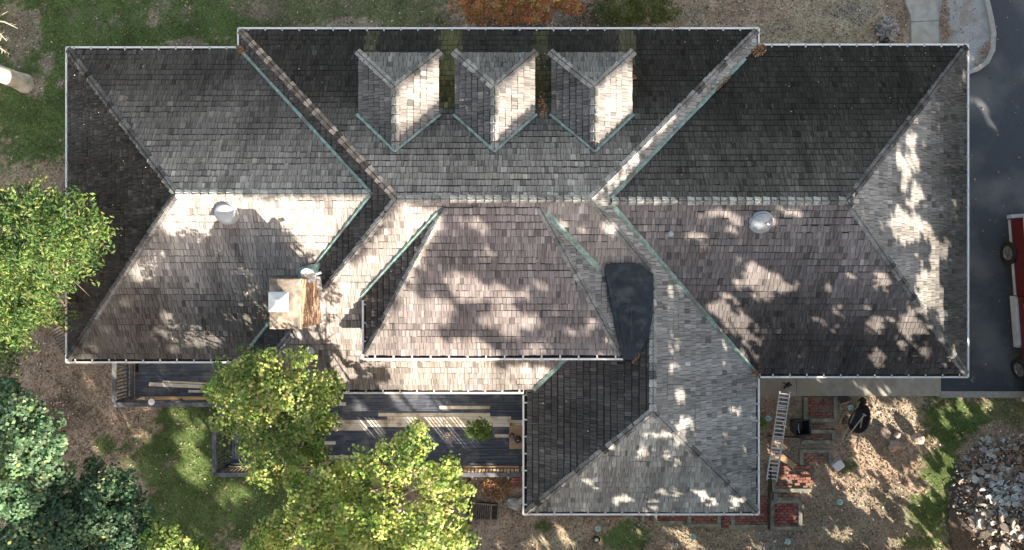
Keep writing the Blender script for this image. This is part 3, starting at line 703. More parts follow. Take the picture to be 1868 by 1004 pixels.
# parts of the trees in view that stand in the sun: centre pixel, radius m, height
SUNNY = [(40, 420, 2.2, 6), (110, 420, 2.0, 6.5), (30, 520, 2.0, 6), (90, 500, 1.5, 5), (150, 430, 1.6, 6.5), (20, 600, 1.6, 5),
         (480, 700, 1.8, 7), (560, 760, 1.7, 7), (450, 770, 1.8, 6.5), (530, 840, 1.8, 6), (470, 850, 1.5, 5), (590, 700, 1.0, 6), (420, 720, 1.3, 6),
         (560, 930, 2.2, 8), (650, 880, 2.2, 8.5), (700, 830, 1.8, 8), (770, 900, 2.2, 8), (760, 800, 1.2, 8), (820, 950, 2.0, 7.5), (650, 980, 2.2, 8), (740, 990, 2.2, 8), (500, 990, 1.8, 7), (850, 1000, 1.5, 7), (800, 860, 1.4, 7.5),
         (300, 985, 1.2, 5), (215, 710, .9, 3), (1050, 10, .7, 1.5), (875, 788, .8, 1.6), (70, 890, 0.7, 6), (20, 985, .9, 6), (185, 985, .8, 6), (240, 1000, .8, 5)]
SP = np.array([[*P(a, b, h)[:]] for a, b, r, h in SUNNY]); SR = np.array([r for a, b, r, h in SUNNY])
SV = np.array(SUN[:])
def sun_hits(p, crowns=True):
    "for points p (n,3): does the ray from the sun through p end on a sunlit spot?"
    n = len(p); t0 = np.maximum(0, (p[:, 2] - 7.1) / SV[2]); q = p - SV * t0[:, None]
    done = np.zeros(n, bool); hit = q.copy(); st = 0.35
    for _ in range(70):
        act = ~done
        if not act.any(): break
        h = H(hit[act, 0], hit[act, 1]); idx = np.where(act)[0]; below = hit[idx, 2] <= np.maximum(h, 0)
        done[idx[below]] = True; mv = idx[~below]; hit[mv] -= SV * st
    s = FPX / (CAM_H - hit[:, 2]); px = 934 + hit[:, 0] * s; py = 502 - hit[:, 1] * s
    inside = (px > 0) & (px < 1867) & (py > 0) & (py < 1003)
    ix = np.clip((px / 2).astype(int), 0, GX - 1); iy = np.clip((py / 2).astype(int), 0, GY - 1)
    lit = inside & mask[iy, ix]
    for c, r in (zip(SP, SR) if crowns else ()):
        d = p - c; al = d @ SV; dist = np.linalg.norm(d - al[:, None] * SV, axis=1)
        lit |= (dist < r * 0.85) & (al > -r) & (al < (p - hit) @ SV + 0.4 * r) & ~((px > 120) & (px < 420) & (py > 400) & (py < 670) & (hit[:, 2] > 2.9))
    return lit, inside

# ------------------------------------------------------------------ leaves
def leaf_quads(p, nrm, size, aspect=0.6, yaw=None, fold=0.25):
    "rhombic leaves: centres (n,3), normals (n,3), sizes (n,)"
    n = len(p); nrm = nrm / np.linalg.norm(nrm, axis=1)[:, None]
    if yaw is None: r = RNG.normal(size=(n, 3))
    else: r = yaw
    t = np.cross(nrm, r); t /= np.linalg.norm(t, axis=1)[:, None] + 1e-9; b = np.cross(nrm, t)
    L = size[:, None] / 2; W = L * aspect; tip = nrm * (L * fold)
    V = np.stack([p - b * L, p + t * W + b * L * 0.1 + tip * 0.6, p + b * L - tip * 0.3, p - t * W + b * L * 0.1 + tip * 0.6], axis=1)
    return V
def leaf_cols(n, cols, jit=0.2, wts=None):
    c = np.array(cols)[RNG.choice(len(cols), n, p=wts)]
    return np.clip(c * (1 + RNG.normal(0, jit, (n, 1))) * (1 + RNG.normal(0, 0.06, (n, 3))), 0.004, 0.9)
def limbs(tree, base, ends, r0, bend=0.5, mat=None, twig=True, trunk_h=0.45, lean=(0, 0)):
    base = Vector(base); m_ = MB(); cen = sum((Vector(e) for e in ends), Vector()) / len(ends)
    top = Vector((cen.x, cen.y, base.z + (cen.z - base.z) * 0.8)); fork = base.lerp(top, trunk_h) + Vector((lean[0], lean[1], 0))
    pts = [base + Vector((0, 0, -0.2)), base.lerp(fork, .35) + Vector((.05, -.04, 0)), base.lerp(fork, .7) + Vector((-.05, .03, 0)), fork, fork.lerp(top, 0.6), top]
    m_.tube(pts, [r0 * 1.35, r0 * 1.05, r0 * .92, r0 * .8, r0 * .5, r0 * .12], 10); m_.build('trunk', mat or M_BARK, tree, smooth=True)
    for e in ends:
        e = Vector(e); s = fork.lerp(top, random.uniform(0, 0.7)); d = e - s; m_ = MB()
        mid = [s + d * f + Vector((random.uniform(-1, 1), random.uniform(-1, 1), random.uniform(-.3, .6))) * d.length * 0.07 for f in (0.33, 0.66)]
        r1 = r0 * random.uniform(.32, .45); m_.tube([s, *mid, e], [r1, r1 * .7, r1 * .42, r1 * .12], 6)
        if twig:
            for _ in range(3):
                a_ = mid[random.randint(0, 1)].lerp(e, random.random() * .5); b_ = a_ + Vector((random.uniform(-1, 1), random.uniform(-1, 1), random.uniform(-.1, .5))) * d.length * .14
                m_.tube([a_, a_.lerp(b_, .5) + Vector((.02, .03, .04)), b_], [r1 * .3, r1 * .2, r1 * .06], 5)
        m_.build('branch', mat or M_BARK, tree, smooth=True)

# the trees beyond the right and lower edges, whose shade lies over roof and ground
shade_cols = [(0.05, 0.10, 0.025), (0.07, 0.13, 0.03), (0.10, 0.15, 0.035)]
desc = ['tall green tree standing beyond the lower left corner', 'tall leafy tree beyond the lower edge by the lawn', 'broad green tree beyond the lower edge near the deck', 'tall tree beyond the lower edge below the wheelbarrow',
        'green tree beyond the rubble heap', 'tall tree past the lower right corner', 'broad tree beside the end of the driveway', 'green tree across the driveway', 'tall tree far across the driveway', 'last tree beyond the upper right corner', 'outermost tree far beyond the driveway']
aa = [-23, -18.5, -14, -9.5, -5, -0.5, 4, 8.5, 13, 17.5, 22]
for k, a in enumerate(aa):
    w0 = 20 + (0.9 if k % 2 else -0.9) + (2.5 if a < -15 else 0)
    c = np.array([0.773 * a + 0.634 * w0, 0.634 * a - 0.773 * w0])
    tr = tag(empty('broadleaf_tree', (c[0], c[1], 0)), desc[k], 'tree', 'trees beyond the frame')
    n = 23000; top = 17.5
    z = RNG.uniform(1.2, top, n); rr = 3.5 * (1 - np.abs((z - 9) / 9.2) ** 3.5) ** 0.6 + 0.2
    rad = rr * np.sqrt(RNG.uniform(0, 1, n)); th = RNG.uniform(0, 2 * math.pi, n)
    p = np.stack([c[0] + rad * np.cos(th), c[1] + rad * np.sin(th), z], axis=1)
    s = FPX / (CAM_H - z); px = 934 + p[:, 0] * s; py = 502 - p[:, 1] * s
    out = (px < -110) | (px > 1975) | (py < -110) | (py > 1112)
    p = p[out]; lit, ins = sun_hits(p); keep = ~lit; keep &= ins | (RNG.random(len(p)) < 0.7); p = p[keep]  # leaves culled so the gaps in the shade land on the mapped sun patches
    V = leaf_quads(p - np.array([c[0], c[1], 0]), RNG.normal(size=p.shape) * 0.6 + SV, RNG.uniform(0.22, 0.38, len(p)), 0.75)
    obj('crown', quad_mesh('crown', V, M_FOLIAGE, leaf_cols(len(p), shade_cols)), tr)
    lim = []
    for j in range(6):
        th = j * 1.05; rz_ = 2.0; lim.append((rz_ * math.cos(th), rz_ * math.sin(th), 6 + 1.5 * j))
    limbs(tr, (0, 0, 0), [l for l in lim], 0.26, twig=False)
# ------------------------------------------------------------------ the ground
C_GRASS = np.array((0.10, 0.145, 0.05)); C_GRASS2 = np.array((0.16, 0.17, 0.09)); C_LIT = np.array((0.35, 0.27, 0.205)); C_DRY = np.array((0.36, 0.31, 0.225))
C_DIRT = np.array((0.33, 0.285, 0.22)); C_GRAV = np.array((0.30, 0.33, 0.345)); C_DARK = np.array((0.10, 0.08, 0.06))
# soft-edged patches of ground cover: (px, py, rx, ry, colour, grass share)
ZONES = [(200, 60, 330, 260, C_GRASS, 0.95), (600, 20, 340, 75, C_GRASS2, 0.75), (330, 40, 200, 45, C_GRASS, 1.0), (70, 200, 110, 190, C_GRASS, 1.0), (100, 330, 90, 40, C_LIT, 0.2),
 (62, 32, 11, 16, C_DIRT, 0.1), (60, 65, 16, 22, C_DIRT * .7, 0.4), (30, 60, 30, 60, C_DRY * .6, 0.6), (62, 158, 22, 22, C_DIRT, 0.0), (86, 115, 14, 24, C_DIRT * .8, 0.1), (110, 155, 10, 8, C_DIRT * .8, .2), (280, 35, 10, 18, C_DRY * .7, .3), (335, 78, 40, 8, C_DIRT * .8, 0.2), (480, 18, 50, 22, C_DRY * .6, 0.5),
 (750, 60, 80, 25, C_GRASS2, 0.7), (640, 45, 60, 14, C_DRY, 0.3), (560, 55, 40, 12, C_DRY, .4),
 (930, 40, 130, 40, C_DARK, 0.1), (1020, 20, 45, 32, np.array((0.22, 0.22, 0.20)), 0.0), (1110, 30, 60, 40, C_DARK, 0.0),
 (1450, 40, 240, 70, C_DRY * 0.95, 0.35), (1360, 20, 80, 30, C_LIT, 0.2), (1560, 20, 60, 20, np.array((0.26, 0.25, 0.21)), 0.1), (1630, 55, 45, 50, C_LIT, 0.1), (1610, 75, 30, 10, C_LIT * 1.1, 0),
 (110, 640, 220, 150, C_LIT, 0.02), (210, 780, 140, 120, C_LIT, 0.03), (90, 760, 90, 60, C_DARK * 1.4, 0.0),
 (370, 860, 150, 150, C_GRASS, 0.9), (330, 950, 130, 90, C_GRASS, 0.9), (330, 770, 60, 60, C_GRASS, 0.85), (190, 812, 22, 18, C_GRASS, 0.7), (250, 900, 22, 30, C_DIRT, 0.2), (470, 930, 90, 100, C_GRASS, 0.8), (300, 830, 50, 60, C_GRASS, 0.8),
 (1000, 960, 160, 60, C_LIT, 0.15), (900, 910, 60, 50, C_LIT * 1.1, 0.0), (1010, 985, 60, 24, C_DRY, 0.5), (990, 960, 22, 14, C_GRASS, 0.7), (1140, 980, 50, 34, C_GRASS, 0.85), (1300, 985, 100, 40, C_DRY * 0.9, 0.1),
 (1500, 850, 200, 170, C_LIT * 1.05, 0.12), (1620, 760, 110, 60, C_DIRT, 0.05), (1580, 960, 160, 80, C_DIRT * 0.8, 0.2), (1420, 990, 60, 24, np.array((0.24, 0.235, 0.22)), 0),
 (1732, 772, 66, 58, C_GRASS, 1.0), (1718, 860, 46, 66, C_GRASS, 1.0), (1704, 930, 48, 52, C_GRASS, 1.0), (1820, 750, 80, 34, C_GRASS2, 0.6), (1770, 760, 40, 30, C_GRASS, 0.7), (1690, 990, 50, 14, C_GRASS, 0.5), (1545, 850, 20, 12, C_GRASS, .5), (1820, 920, 90, 100, C_DARK * 1.6, 0.05)]
def ground_mix(X, Y):
    "colour and grass share on the ground at world points"
    px = 934 + X * 50; py = 502 - Y * 50
    col = np.tile(C_LIT * 1.0, (len(X), 1)); gr = np.full(len(X), 0.1)
    wob = np.zeros(len(X)); rg = np.random.default_rng(5)
    for k in range(18):
        a = rg.uniform(0, 6.28); f = rg.uniform(0.015, 0.16); wob += np.sin(px * math.cos(a) * f + py * math.sin(a) * f + rg.uniform(0, 6)) * (0.05 + 0.003 / f) 
    fine = np.zeros(len(X))
    for k in range(14):
        a = rg.uniform(0, 6.28); f = rg.uniform(0.1, 0.5); fine += np.sin(px * math.cos(a) * f + py * math.sin(a) * f + rg.uniform(0, 6)) * 0.07
    for cx, cy, rx, ry, c, g_ in ZONES:
        d = np.sqrt(((px - cx) / rx) ** 2 + ((py - cy) / ry) ** 2)
        m = np.clip((1.0 - d + wob * 0.3 + fine * 0.85) / 0.28, 0, 1)
        col = col * (1 - m[:, None]) + c * m[:, None]; gr = gr * (1 - m) + g_ * m
    bare = np.clip((wob + fine - 0.5) * 1.3, 0, 0.6)          # thin spots in the turf
    col = col * (1 - bare[:, None]) + C_DIRT * 0.62 * bare[:, None]; gr = gr * (1 - bare)
    return col, gr
xs = np.arange(-24, 24.01, 0.12); ys = np.arange(-15, 15.01, 0.12)
gx, gy = np.meshgrid(xs, ys); fx, fy = gx.ravel(), gy.ravel()
col, gr = ground_mix(fx, fy)
gz = 0.02 * np.sin(fx * 1.3) * np.cos(fy * 1.7) + RNG.normal(0, 0.006, len(fx)) - 0.03
nx_, ny_ = len(xs), len(ys)
i0 = (np.arange(ny_ - 1)[:, None] * nx_ + np.arange(nx_ - 1)[None, :]).ravel()
F = np.stack([i0, i0 + 1, i0 + 1 + nx_, i0 + nx_], 1)
me = bpy.data.meshes.new('ground'); me.vertices.add(len(fx)); me.vertices.foreach_set('co', np.stack([fx, fy, gz], 1).astype(np.float32).ravel())
me.loops.add(F.size); me.loops.foreach_set('vertex_index', F.astype(np.int32).ravel()); me.polygons.add(len(F)); me.polygons.foreach_set('loop_start', np.arange(0, F.size, 4, dtype=np.int32)); me.update(calc_edges=True)
ca = me.color_attributes.new('Col', 'FLOAT_COLOR', 'POINT'); ca.data.foreach_set('color', np.hstack([col, np.ones((len(col), 1))]).astype(np.float32).ravel())
me.polygons.foreach_set('use_smooth', [True] * len(F)); me.materials.append(M_GROUND)
obj('ground', me)['kind'] = 'structure'
# beyond: the same earth out to the horizon, a frame round the detailed sheet
M_FAR = noise_mat('far_meadow', (0.06, 0.08, 0.03), (0.14, 0.12, 0.07), 0.6, bump=0.2)
m_ = MB(); B_ = 600
for x0_, x1_, y0_, y1_ in ((-B_, -24, -B_, B_), (24, B_, -B_, B_), (-24, 24, 15, B_), (-24, 24, -B_, -15)):
    m_.add([(x0_, y0_, -0.05), (x1_, y0_, -0.05), (x1_, y1_, -0.05), (x0_, y1_, -0.05)], [(0, 1, 2, 3)])
m_.build('terrain', M_FAR)['kind'] = 'structure'

def hard(px, py): 
    "ground spots covered by asphalt or concrete"
    return (px > 1765) & (py < 718) | (px > 1655) & (py < 180) | (px > 1380) & (py > 685) & (py < 728) | (px > 1385) & (px < 1535) & (py > 725) & (py < 850) & (RNG.random(len(px)) < .4)
def covered(X, Y):
    return (H(X, Y) > 0) | ((X > -13.6) & (X < 0.4) & (Y < -2.3) & (Y > -4.4)) | ((X > -10.1) & (X < 0.4) & (Y < -3) & (Y > -6.7))
# grass: single blades by the tens of thousands
n = 420000
X = RNG.uniform(-19.5, 19.5, n); Y = RNG.uniform(-10.6, 10.6, n); _, g_ = ground_mix(X, Y)
k = (RNG.random(n) < g_ ** 1.3) & ~covered(X, Y) & ~hard(934 + X * 50, 502 - Y * 50); X, Y = X[k], Y[k]; n = len(X)
hgt = RNG.uniform(0.03, 0.085, n); th = RNG.uniform(0, 6.283, n); ln = RNG.uniform(0.02, 0.06, n)
b0 = np.stack([X, Y, np.full(n, -0.03)], 1); dx = np.stack([np.cos(th), np.sin(th), np.zeros(n)], 1) * 0.009
tip = b0 + np.stack([-np.sin(th) * ln, np.cos(th) * ln, hgt], 1)
V = np.stack([b0 - dx, b0 + dx, tip], 1)
gc = leaf_cols(n, [(0.055, 0.11, 0.022), (0.09, 0.15, 0.03), (0.13, 0.165, 0.045), (0.24, 0.22, 0.10)], 0.2, [0.42, 0.34, 0.16, 0.08])
o = obj('grass', quad_mesh('grass', V, M_FOLIAGE, gc)); o['kind'] = 'stuff'
# fallen leaves and litter
n = 260000
X = RNG.uniform(-19.5, 19.5, n); Y = RNG.uniform(-10.6, 10.6, n); _, g_ = ground_mix(X, Y)
hd = hard(934 + X * 50, 502 - Y * 50)
k = (RNG.random(n) < np.where(hd, 0.004, 0.05 + 0.8 * (1 - g_) ** 2)) & ~covered(X, Y); X, Y = X[k], Y[k]; n = len(X); hd = hd[k]
p = np.stack([X, Y, RNG.uniform(-0.02, 0.015, n)], 1); p[hd, 2] = 0.02
V = leaf_quads(p, RNG.normal(0, 0.45, (n, 3)) + np.array([0, 0, 1]), RNG.uniform(0.03, 0.105, n), 0.6)
lc = leaf_cols(n, [(0.24, 0.18, 0.125), (0.34, 0.265, 0.19), (0.44, 0.37, 0.28), (0.15, 0.115, 0.085), (0.56, 0.49, 0.38), (0.36, 0.20, 0.11)], 0.25, [0.3, 0.25, 0.15, 0.19, 0.06, 0.05])
o = obj('fallen_leaves', quad_mesh('fallen_leaves', V, M_DRYLEAF, lc)); o['kind'] = 'stuff'

# ------------------------------------------------------------------ drive, walks, kerbs
M_ASPH = noise_mat('asphalt', (0.042, 0.052, 0.068), (0.072, 0.084, 0.102), 45, rough=0.85, bump=0.3, c3=(0.12, 0.13, 0.14), s3=0.5)
M_CONC = noise_mat('concrete', (0.30, 0.30, 0.28), (0.40, 0.40, 0.37), 4, bump=0.15, c3=(0.36, 0.33, 0.26), s3=0.9)
M_CONC2 = noise_mat('concrete_kerb', (0.27, 0.28, 0.28), (0.36, 0.36, 0.345), 9, bump=0.2)
M_GRAVEL = noise_mat('pale_gravel', (0.24, 0.26, 0.27), (0.42, 0.44, 0.45), 45, bump=0.8, c3=(0.25, 0.22, 0.18), s3=1.6)
def G2(px, py): q = P(px, py, 0); return (q.x, q.y)
def slab(name, poly, z0, z1, mat, kind='structure', parent=None):
    pts = [G2(*q) for q in poly]
    if sum(pts[i][0] * pts[(i + 1) % len(pts)][1] - pts[(i + 1) % len(pts)][0] * pts[i][1] for i in range(len(pts))) < 0: pts = pts[::-1]
    m_ = MB(); m_.prism(pts, z0, z1); o = m_.build(name, mat, parent)
    if kind and not parent: o['kind'] = kind
    return o
slab('driveway', [(1716, 120), (1780, 100), (1790, -700), (2900, -700), (2900, 714), (1716, 714)], -0.2, 0.006, M_ASPH)
isl = [(1700, -250), (1786, -250), (1792, -40), (1797, 0), (1803, 30), (1808, 62), (1806, 92), (1796, 112), (1780, 124), (1766, 129), (1700, 133), (1600, 133), (1560, 133)]
inner = [(1560, -250)] + isl[1:] 
slab('gravel_bed', [(1706, -250)] + isl[1:-3] + [(1706, 133)], -0.1, 0.05, M_GRAVEL)
ko = MB(); arc = [(1794, -250), (1792, -100), (1796, 0), (1803, 30), (1809, 62), (1807, 93), (1797, 114), (1781, 127), (1764, 133), (1700, 137)]
for i in range(len(arc) - 1):
    a_ = Vector((*G2(*arc[i]), 0.04)); b_ = Vector((*G2(*arc[i + 1]), 0.04)); d_ = (b_ - a_).normalized() * 0.02; ko.bar(a_ - d_, b_ + d_, 0.17, 0.2 + 0.002 * (i % 2))
o = ko.build('kerb', M_CONC2); o['kind'] = 'structure'
# the soil beside the island walk and the walk itself, two slabs with an open joint
wk = tag(empty('sidewalk', (*G2(1686, 40), 0)), kind='structure')
def wslab(poly, z1):
    pts = [G2(*q) for q in poly]; q0 = wk.location; m_ = MB(); pts = [(x - q0.x, y - q0.y) for x, y in pts][::-1]; m_.prism(pts, -0.1, z1); return m_.build('slab', M_CONC, wk)
wslab([(1650, -90), (1706, -90), (1706, -2), (1711, 38.5), (1661, 41), (1659, 28), (1651, 8), (1647, -10)], 0.075)
wslab([(1661, 42), (1711, 39.5), (1712, 125), (1661, 125)], 0.075)
be = MB()
for a_, b_ in (((1648, -10), (1652, 10)), ((1652, 10), (1659.5, 28)), ((1659.5, 28), (1661, 48)), ((1661, 48), (1661, 125))): be.bar((*G2(*a_), 0.05), (*G2(*b_), 0.05), 0.03, 0.14)
be.build('edging', noise_mat('rusted_edging', (0.05, 0.04, 0.035), (0.12, 0.09, 0.07), 12), wk)
fw = tag(empty('front_walk', (*G2(1550, 706), 0)), kind='structure')
for x0_, x1_ in ((1378, 1451.3), (1452, 1589), (1589.8, 1715)):
    pts = [G2(x0_, 722), G2(x1_, 722), G2(x1_, 680), G2(x0_, 680)]; pts = [(x - fw.location.x, y - fw.location.y) for x, y in pts]
    MB().prism(pts, -0.1, 0.055 + random.uniform(0, .01)).build('slab', M_CONC, fw)
kb = MB(); kb.prism([G2(1714, 725), G2(2700, 725), G2(2700, 714), G2(1714, 714)], -0.1, 0.10); kb.build('driveway_kerb', M_CONC2)['kind'] = 'structure'
# ------------------------------------------------------------------ decks
dk = tag(empty('deck', (-5, -4.5, 0)), 'long dark stained wooden deck with replaced pale boards behind the house', 'deck')
def dloc(v): return Vector(v) - dk.location
ZD = 0.9
M_BLUE = noise_mat('dark_deck_stain', (0.045, 0.056, 0.082), (0.10, 0.115, 0.155), 5, stretch=(0.35, 5, 1), rough=0.75, c3=(0.16, 0.165, 0.17), s3=2.6, bump=0.25)
M_PINE = noise_mat('new_pine_board', (0.66, 0.60, 0.51), (0.78, 0.72, 0.63), 6, stretch=(0.4, 5, 1), rough=0.8, c3=(0.40, 0.31, 0.22), s3=3.0)
M_GOLD = noise_mat('treated_pine', (0.50, 0.32, 0.13), (0.66, 0.46, 0.24), 6, stretch=(0.4, 5, 1), rough=0.8)
M_RAIL = noise_mat('blue_grey_rail', (0.075, 0.082, 0.10), (0.13, 0.14, 0.165), 7, rough=0.7, c3=(0.22, 0.22, 0.22), s3=2.5)
M_DARKWOOD = noise_mat('dark_wood', (0.03, 0.025, 0.022), (0.07, 0.055, 0.045), 9)
pale = [(801, 895, 742), (690, 894, 756), (707, 932, 762), (587, 953, 768), (587, 953, 773), (587, 819, 778), (587, 669, 784), (902, 928, 794), (587, 612, 810), (598, 725, 836), (600, 632, 738), (440, 520, 800)]
pitch = 0.125; s_ = S(ZD); bw = pitch - 0.008
cacheb = {}
def board(xa, xb, y, mat, z=ZD, tilt=0.0):
    L = round((xb - xa) / 0.05) * 0.05
    if L < 0.1: return
    key = (L, mat.name)
    if key not in cacheb: cacheb[key] = MB().box((L / 2, 0, 0), (L - 0.006, bw, 0.035)).mesh('board', mat)
    obj('board', cacheb[key], dk, dloc((xa, y, z - 0.018 + random.uniform(-0.002, 0.002))), tilt)
rng = random.Random(4)
row = 0; y = -3.3
while y > -6.72:
    py_ = 502 - y * s_; xl = -9.95 if y < -4.3 else -9.0; xr = 0.84 if y > -7.2 else 0.3
    segs = [((a - 934) / s_, (b - 934) / s_) for a, b, c in pale if abs(c - py_) <= pitch * s_ / 2 + 0.1]
    segs.sort(); x = xl
    def dark(x0_, x1_):
        while x1_ - x0_ > 0.1:
            L = min(x1_ - x0_, rng.uniform(1.6, 3.7)); L = L if x1_ - x0_ - L > 0.3 else x1_ - x0_
            board(x0_, x0_ + L, y, M_BLUE); x0_ += round(L / 0.05) * 0.05
    for a, b in segs:
        a = max(a, xl); b = min(b, xr)
        if a > x + 0.05: dark(x, a)
        while b - a > 0.1:
            L = min(b - a, 3.0); board(a, a + L, y, M_PINE); a += L
        x = max(x, b)
    dark(x, xr); y -= pitch; row += 1
yb = y + pitch / 2
# the west arm of the deck
y = -2.35
while y > -4.25:
    x = -13.3 + (0.12 if y > -3.4 else 0)
    while x < -9.02:
        L = min(-9.0 - x, rng.uniform(1.5, 3.0)); board(x, x + L, y, M_BLUE); x += round(L / .05) * .05
    y -= pitch
# edge boards, frame and joists below
m_ = MB(); m_.box(tuple(dloc((-4.6, yb - 0.09, ZD - 0.005))), (10.7, 0.17, 0.045)); m_.build('edge_board', M_GOLD, dk)
m_ = MB(); m_.box(tuple(dloc((-10.1, -4.37, ZD - 0.005))), (5.0, 0.17, 0.045)); m_.build('edge_board', M_GOLD, dk)
m_ = MB(); m_.box(tuple(dloc((-13.4, -3.3, ZD - 0.005))), (0.12, 2.1, 0.045)); m_.build('edge_board', M_BLUE, dk)
m_ = MB()
for i in range(22): m_.box(tuple(dloc((-9.8 + i * 0.5, -5.0, ZD - 0.15))), (0.045, 3.4, 0.18))
for i in range(9): m_.box(tuple(dloc((-13.3 + i * 0.5, -3.3, ZD - 0.15))), (0.045, 2.0, 0.18))
m_.build('joists', M_DARKWOOD, dk)['kind'] = 'stuff'
# railings
bal = MB().box((0, 0, 0), (0.035, 0.035, 0.86)).mesh('baluster', M_RAIL)
post_m = MB().box((0, 0, 0), (0.09, 0.09, 1.85)).mesh('post', M_RAIL)
def rail(a_, b_, gapb=0.125, posts=True):
    a_ = Vector(a_); b_ = Vector(b_); t = (b_ - a_).normalized(); L = (b_ - a_).length
    m_ = MB(); m_.bar(dloc(a_) + Vector((0, 0, 1.88)), dloc(b_) + Vector((0, 0, 1.88)), 0.14, 0.04); m_.build('rail_cap', M_RAIL, dk)
    m_ = MB(); m_.bar(dloc(a_) + Vector((0, 0, 1.02)), dloc(b_) + Vector((0, 0, 1.02)), 0.04, 0.07); m_.build('bottom_rail', M_RAIL, dk)
    k = int(L / gapb)
    for i in range(1, k): obj('baluster', bal, dk, dloc(a_ + t * i * gapb + Vector((0, 0, 1.43))), math.atan2(t.y, t.x))
    if posts:
        n_ = max(1, round(L / 1.9))
        for i in range(n_ + 1): obj('post', post_m, dk, dloc(a_.lerp(b_, i / n_) + Vector((0, 0, 0.925))), math.atan2(t.y, t.x))
rail((-10.05, -6.78, 0), (0.28, -6.78, 0)); rail((-10.1, -6.7, 0), (-10.1, -5.15, 0)); rail((-10.08, -5.1, 0), (-9.75, -4.48, 0), posts=False)
rail((-13.5, -4.4, 0), (-9.8, -4.4, 0)); rail((-13.5, -4.32, 0), (-13.5, -2.4, 0))
m_ = MB()
for i in range(8): m_.box(tuple(dloc((-9.7 + i * 0.10, -5.85, 1.25))), (0.085, 1.1, 0.04))
m_.box(tuple(dloc((-9.35, -6.3, 1.07))), (0.7, 0.06, 0.3)); m_.box(tuple(dloc((-9.35, -5.4, 1.07))), (0.7, 0.06, 0.3)); m_.build('bench', M_RAIL, dk)

def plank(name, a_, b_, wd, z, mat, label, cat='plank', group=None):
    A = P(*a_, z); B = P(*b_, z); t = empty('x') if False else None
    d = B - A; m_ = MB(); m_.box((0, 0, 0), (d.length, wd, 0.038))
    o = m_.build(name, mat, None, loc=A.lerp(B, .5), rz=math.atan2(d.y, d.x)); return tag(o, label, cat, group)
plank('plank', (272, 701), (402, 707), 0.13, 0.94, M_PINE, 'thickest pale plank lying on the dark west end of the deck')
plank('plank', (297, 696), (400, 701), 0.06, 0.95, M_PINE, 'thin pale strip lying along the upper edge of a thicker plank on the deck')
plank('plank', (344, 714), (404, 714.5), 0.085, 0.95, M_PINE, 'short pale plank beside the golden edge board of the deck')
# small lamp on the rail
lp = tag(empty('rail_lamp', P(278, 733, 1.92)), 'small white round lamp on the rail of the west end of the deck', 'lamp')
m_ = MB(); m_.lathe((0, 0, -0.02), [(0.03, 0), (0.03, 0.08)], 10); m_.build('stem', M_GALV, lp)
m_ = MB(); m_.lathe((0, 0, 0.05), [(0.11, 0), (0.11, 0.03), (0.05, 0.09), (0.01, 0.10)], 16); m_.build('shade', M_WHITE, lp, smooth=True)

# table with two pots
M_TAN = noise_mat('tan_tabletop', (0.34, 0.22, 0.14), (0.44, 0.30, 0.19), 4, stretch=(1, 6, 1))
M_BLACK = noise_mat('black_enamel', (0.012, 0.013, 0.016), (0.022, 0.024, 0.03), 5, rough=0.3, spec=0.6)
q = P(941, 798, 1.45); tb = tag(empty('side_table', (q.x, q.y, ZD)), 'low tan square table on the deck against the house', 'table')
m_ = MB(); m_.box((0.05, 0, 0.55), (0.55, 0.80, 0.04)); m_.build('tabletop', M_TAN, tb)
for sx in (-1, 1):
    for sy in (-1, 1): MB().box((0.05 + sx * 0.23, sy * 0.35, 0.265), (0.05, 0.05, 0.53)).build('leg', M_TAN, tb)
def pot(px, py, r, lab):
    q = P(px, py, 1.5); t = tag(empty('pot', (q.x, q.y, 1.47)), lab, 'pot')
    MB().lathe((0, 0, 0), [(r * .8, 0), (r, 0.05), (r, 0.16), (r * 1.05, 0.17), (r * .92, 0.17)], 22).build('body', M_BLACK, t, smooth=True)
    MB().lathe((0, 0, 0.172), [(r * .98, 0), (r * .9, 0.02), (r * .3, 0.035), (r * .25, 0.06), (r * .05, 0.065)], 22).build('lid', M_BLACK, t, smooth=True)
    MB().box((0, 0, 0.25), (r * .5, 0.03, 0.02)).build('handle', M_GALV, t)
pot(934, 793, 0.075, 'smaller black lidded pot at the left on the tan table'); pot(945, 801, 0.12, 'larger black lidded pot on the tan table')

